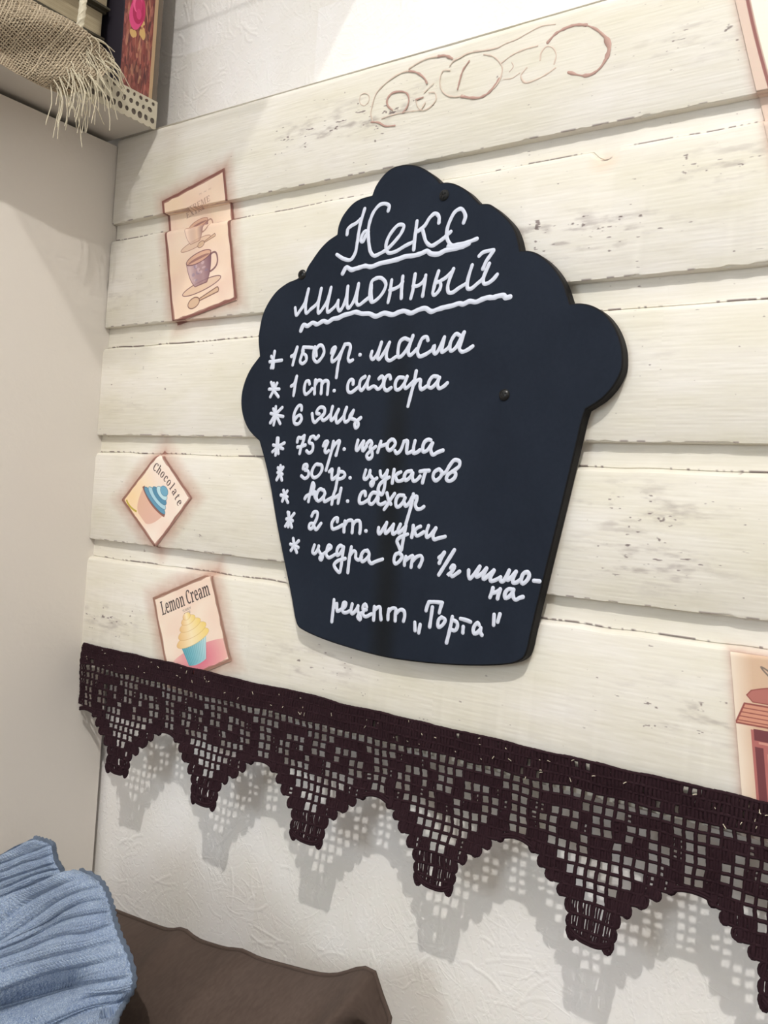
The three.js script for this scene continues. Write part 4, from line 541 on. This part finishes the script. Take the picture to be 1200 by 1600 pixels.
{
  const t = thing('knitted_throw', [-0.76, 0.5, 0.13], 'light blue ribbed knitted throw bunched in the lower left corner', 'throw');
  const wool = (rx, ry) => new THREE.MeshPhysicalMaterial({ roughness: 1, sheen: 0.3, sheenRoughness: 0.6, sheenColor: srgb(150, 175, 205),
    map: dataTex(512, 512, (i, j, o) => { const f = (fbm(i / 60, j / 60) - 0.5) * 20, h = noise(i / 1.6, j / 2.4), k = hash(i >> 1, j >> 1), w = k > 0.86 ? 34 : k < 0.14 ? -26 : 0; o[0] = 132 + f + (h - 0.5) * 40 + w; o[1] = 147 + f + (h - 0.5) * 36 + w * 0.9; o[2] = 170 + f * 0.8 + (h - 0.5) * 30 + w * 0.6; }),
    bumpMap: dataTex(256, 256, (i, j, o) => { const a = i % 8, b = (j + (a < 4 ? a : 8 - a) * 1.0) % 8; o[0] = o[1] = o[2] = 60 + 120 * Math.sin(Math.PI * a / 8) * Math.sin(Math.PI * (b / 8)) + 60 * hash(i, j); }, false), bumpScale: 0.0014, side: THREE.DoubleSide });
  const surf = (ROWS, ribs, amp) => {
    const S = ROWS.map((r) => r[0]), L = ROWS.map((r) => { const p = []; for (let k = 1; k < r.length; k += 3) p.push(V(r[k] * 1e-4, 1 + r[k + 1] * 1e-4, r[k + 2] * 1e-4)); return new THREE.CatmullRomCurve3(p, false, 'centripetal'); });
    const base = (s, q) => { const k = clamp(S.findIndex((v) => v >= s) - 1, 0, S.length - 2), f = clamp((s - S[k]) / (S[k + 1] - S[k])), P = [Math.max(0, k - 1), k, k + 1, Math.min(S.length - 1, k + 2)].map((i) => L[i].getPoint(q)), m = (a) => { const [p0, p1, p2, p3] = P.map((v) => v.getComponent(a)); const d1 = (p2 - p0) / 2, d2 = (p3 - p1) / 2, t2 = f * f, t3 = t2 * f; return (2 * t3 - 3 * t2 + 1) * p1 + (t3 - 2 * t2 + f) * d1 + (-2 * t3 + 3 * t2) * p2 + (t3 - t2) * d2; }; return V(m(0), m(1), m(2)); };
    const s0 = S[0], s1 = S[S.length - 1], N = V(0, 0, 0);
    const point = (q, v) => {
      const s = s0 + (s1 - s0) * v, p = base(s, q), e = 0.01, a = base(clamp(s + e, s0, s1), q).sub(base(clamp(s - e, s0, s1), q)), b = base(s, clamp(q + e)).sub(base(s, clamp(q - e)));
      N.crossVectors(a, b).normalize(); if (N.z < 0) N.negate();
      const ph = Math.PI * ribs * s + 0.35 * (noise(q * 4, s * 6) - 0.5) * 3, rib = Math.pow(Math.abs(Math.sin(ph)), 0.75) + 0.16 * Math.abs(Math.sin(2 * ph));
      p.addScaledVector(N, amp * rib * smooth(-0.01, 0.10, q) + 0.0016 * (fbm(q * 12, s * 12) - 0.5));
      p.x = Math.max(p.x, LEFT_X + 0.004); p.y = Math.max(p.y, 0.503); return p;
    };
    return { point, s0, s1 };
  };
  const build = (name, ROWS, ribs, amp, nq, nv, rx, ry) => {
    const { point } = surf(ROWS, ribs, amp);
    const g = sheet(nq, nv, (u, v, p) => p.copy(point(u, 1 - v)).sub(t.position), (u, v) => [u * rx, v * ry]);
    const s = new Soup(), p = []; for (let k = 0; k <= nv / 2; k++) p.push(point(0, k / (nv / 2)).sub(t.position).add(V(0, 0, -0.0012))); s.tube(p, (k) => 0.0022 + 0.0006 * Math.sin(k * 260), 6);
    mesh(name, g, wool(), t); const h = mesh('hem', s.geo(), wool(), t); return h;
  };
  build('front_fold', KNIT_ROWS, 9.5, 0.0034, 110, 620, 1.2, 3.2);
  build('back_fold', FOLD_ROWS, 4.2, 0.003, 70, 180, 1.0, 0.8);
}

renderer.render(scene, camera);
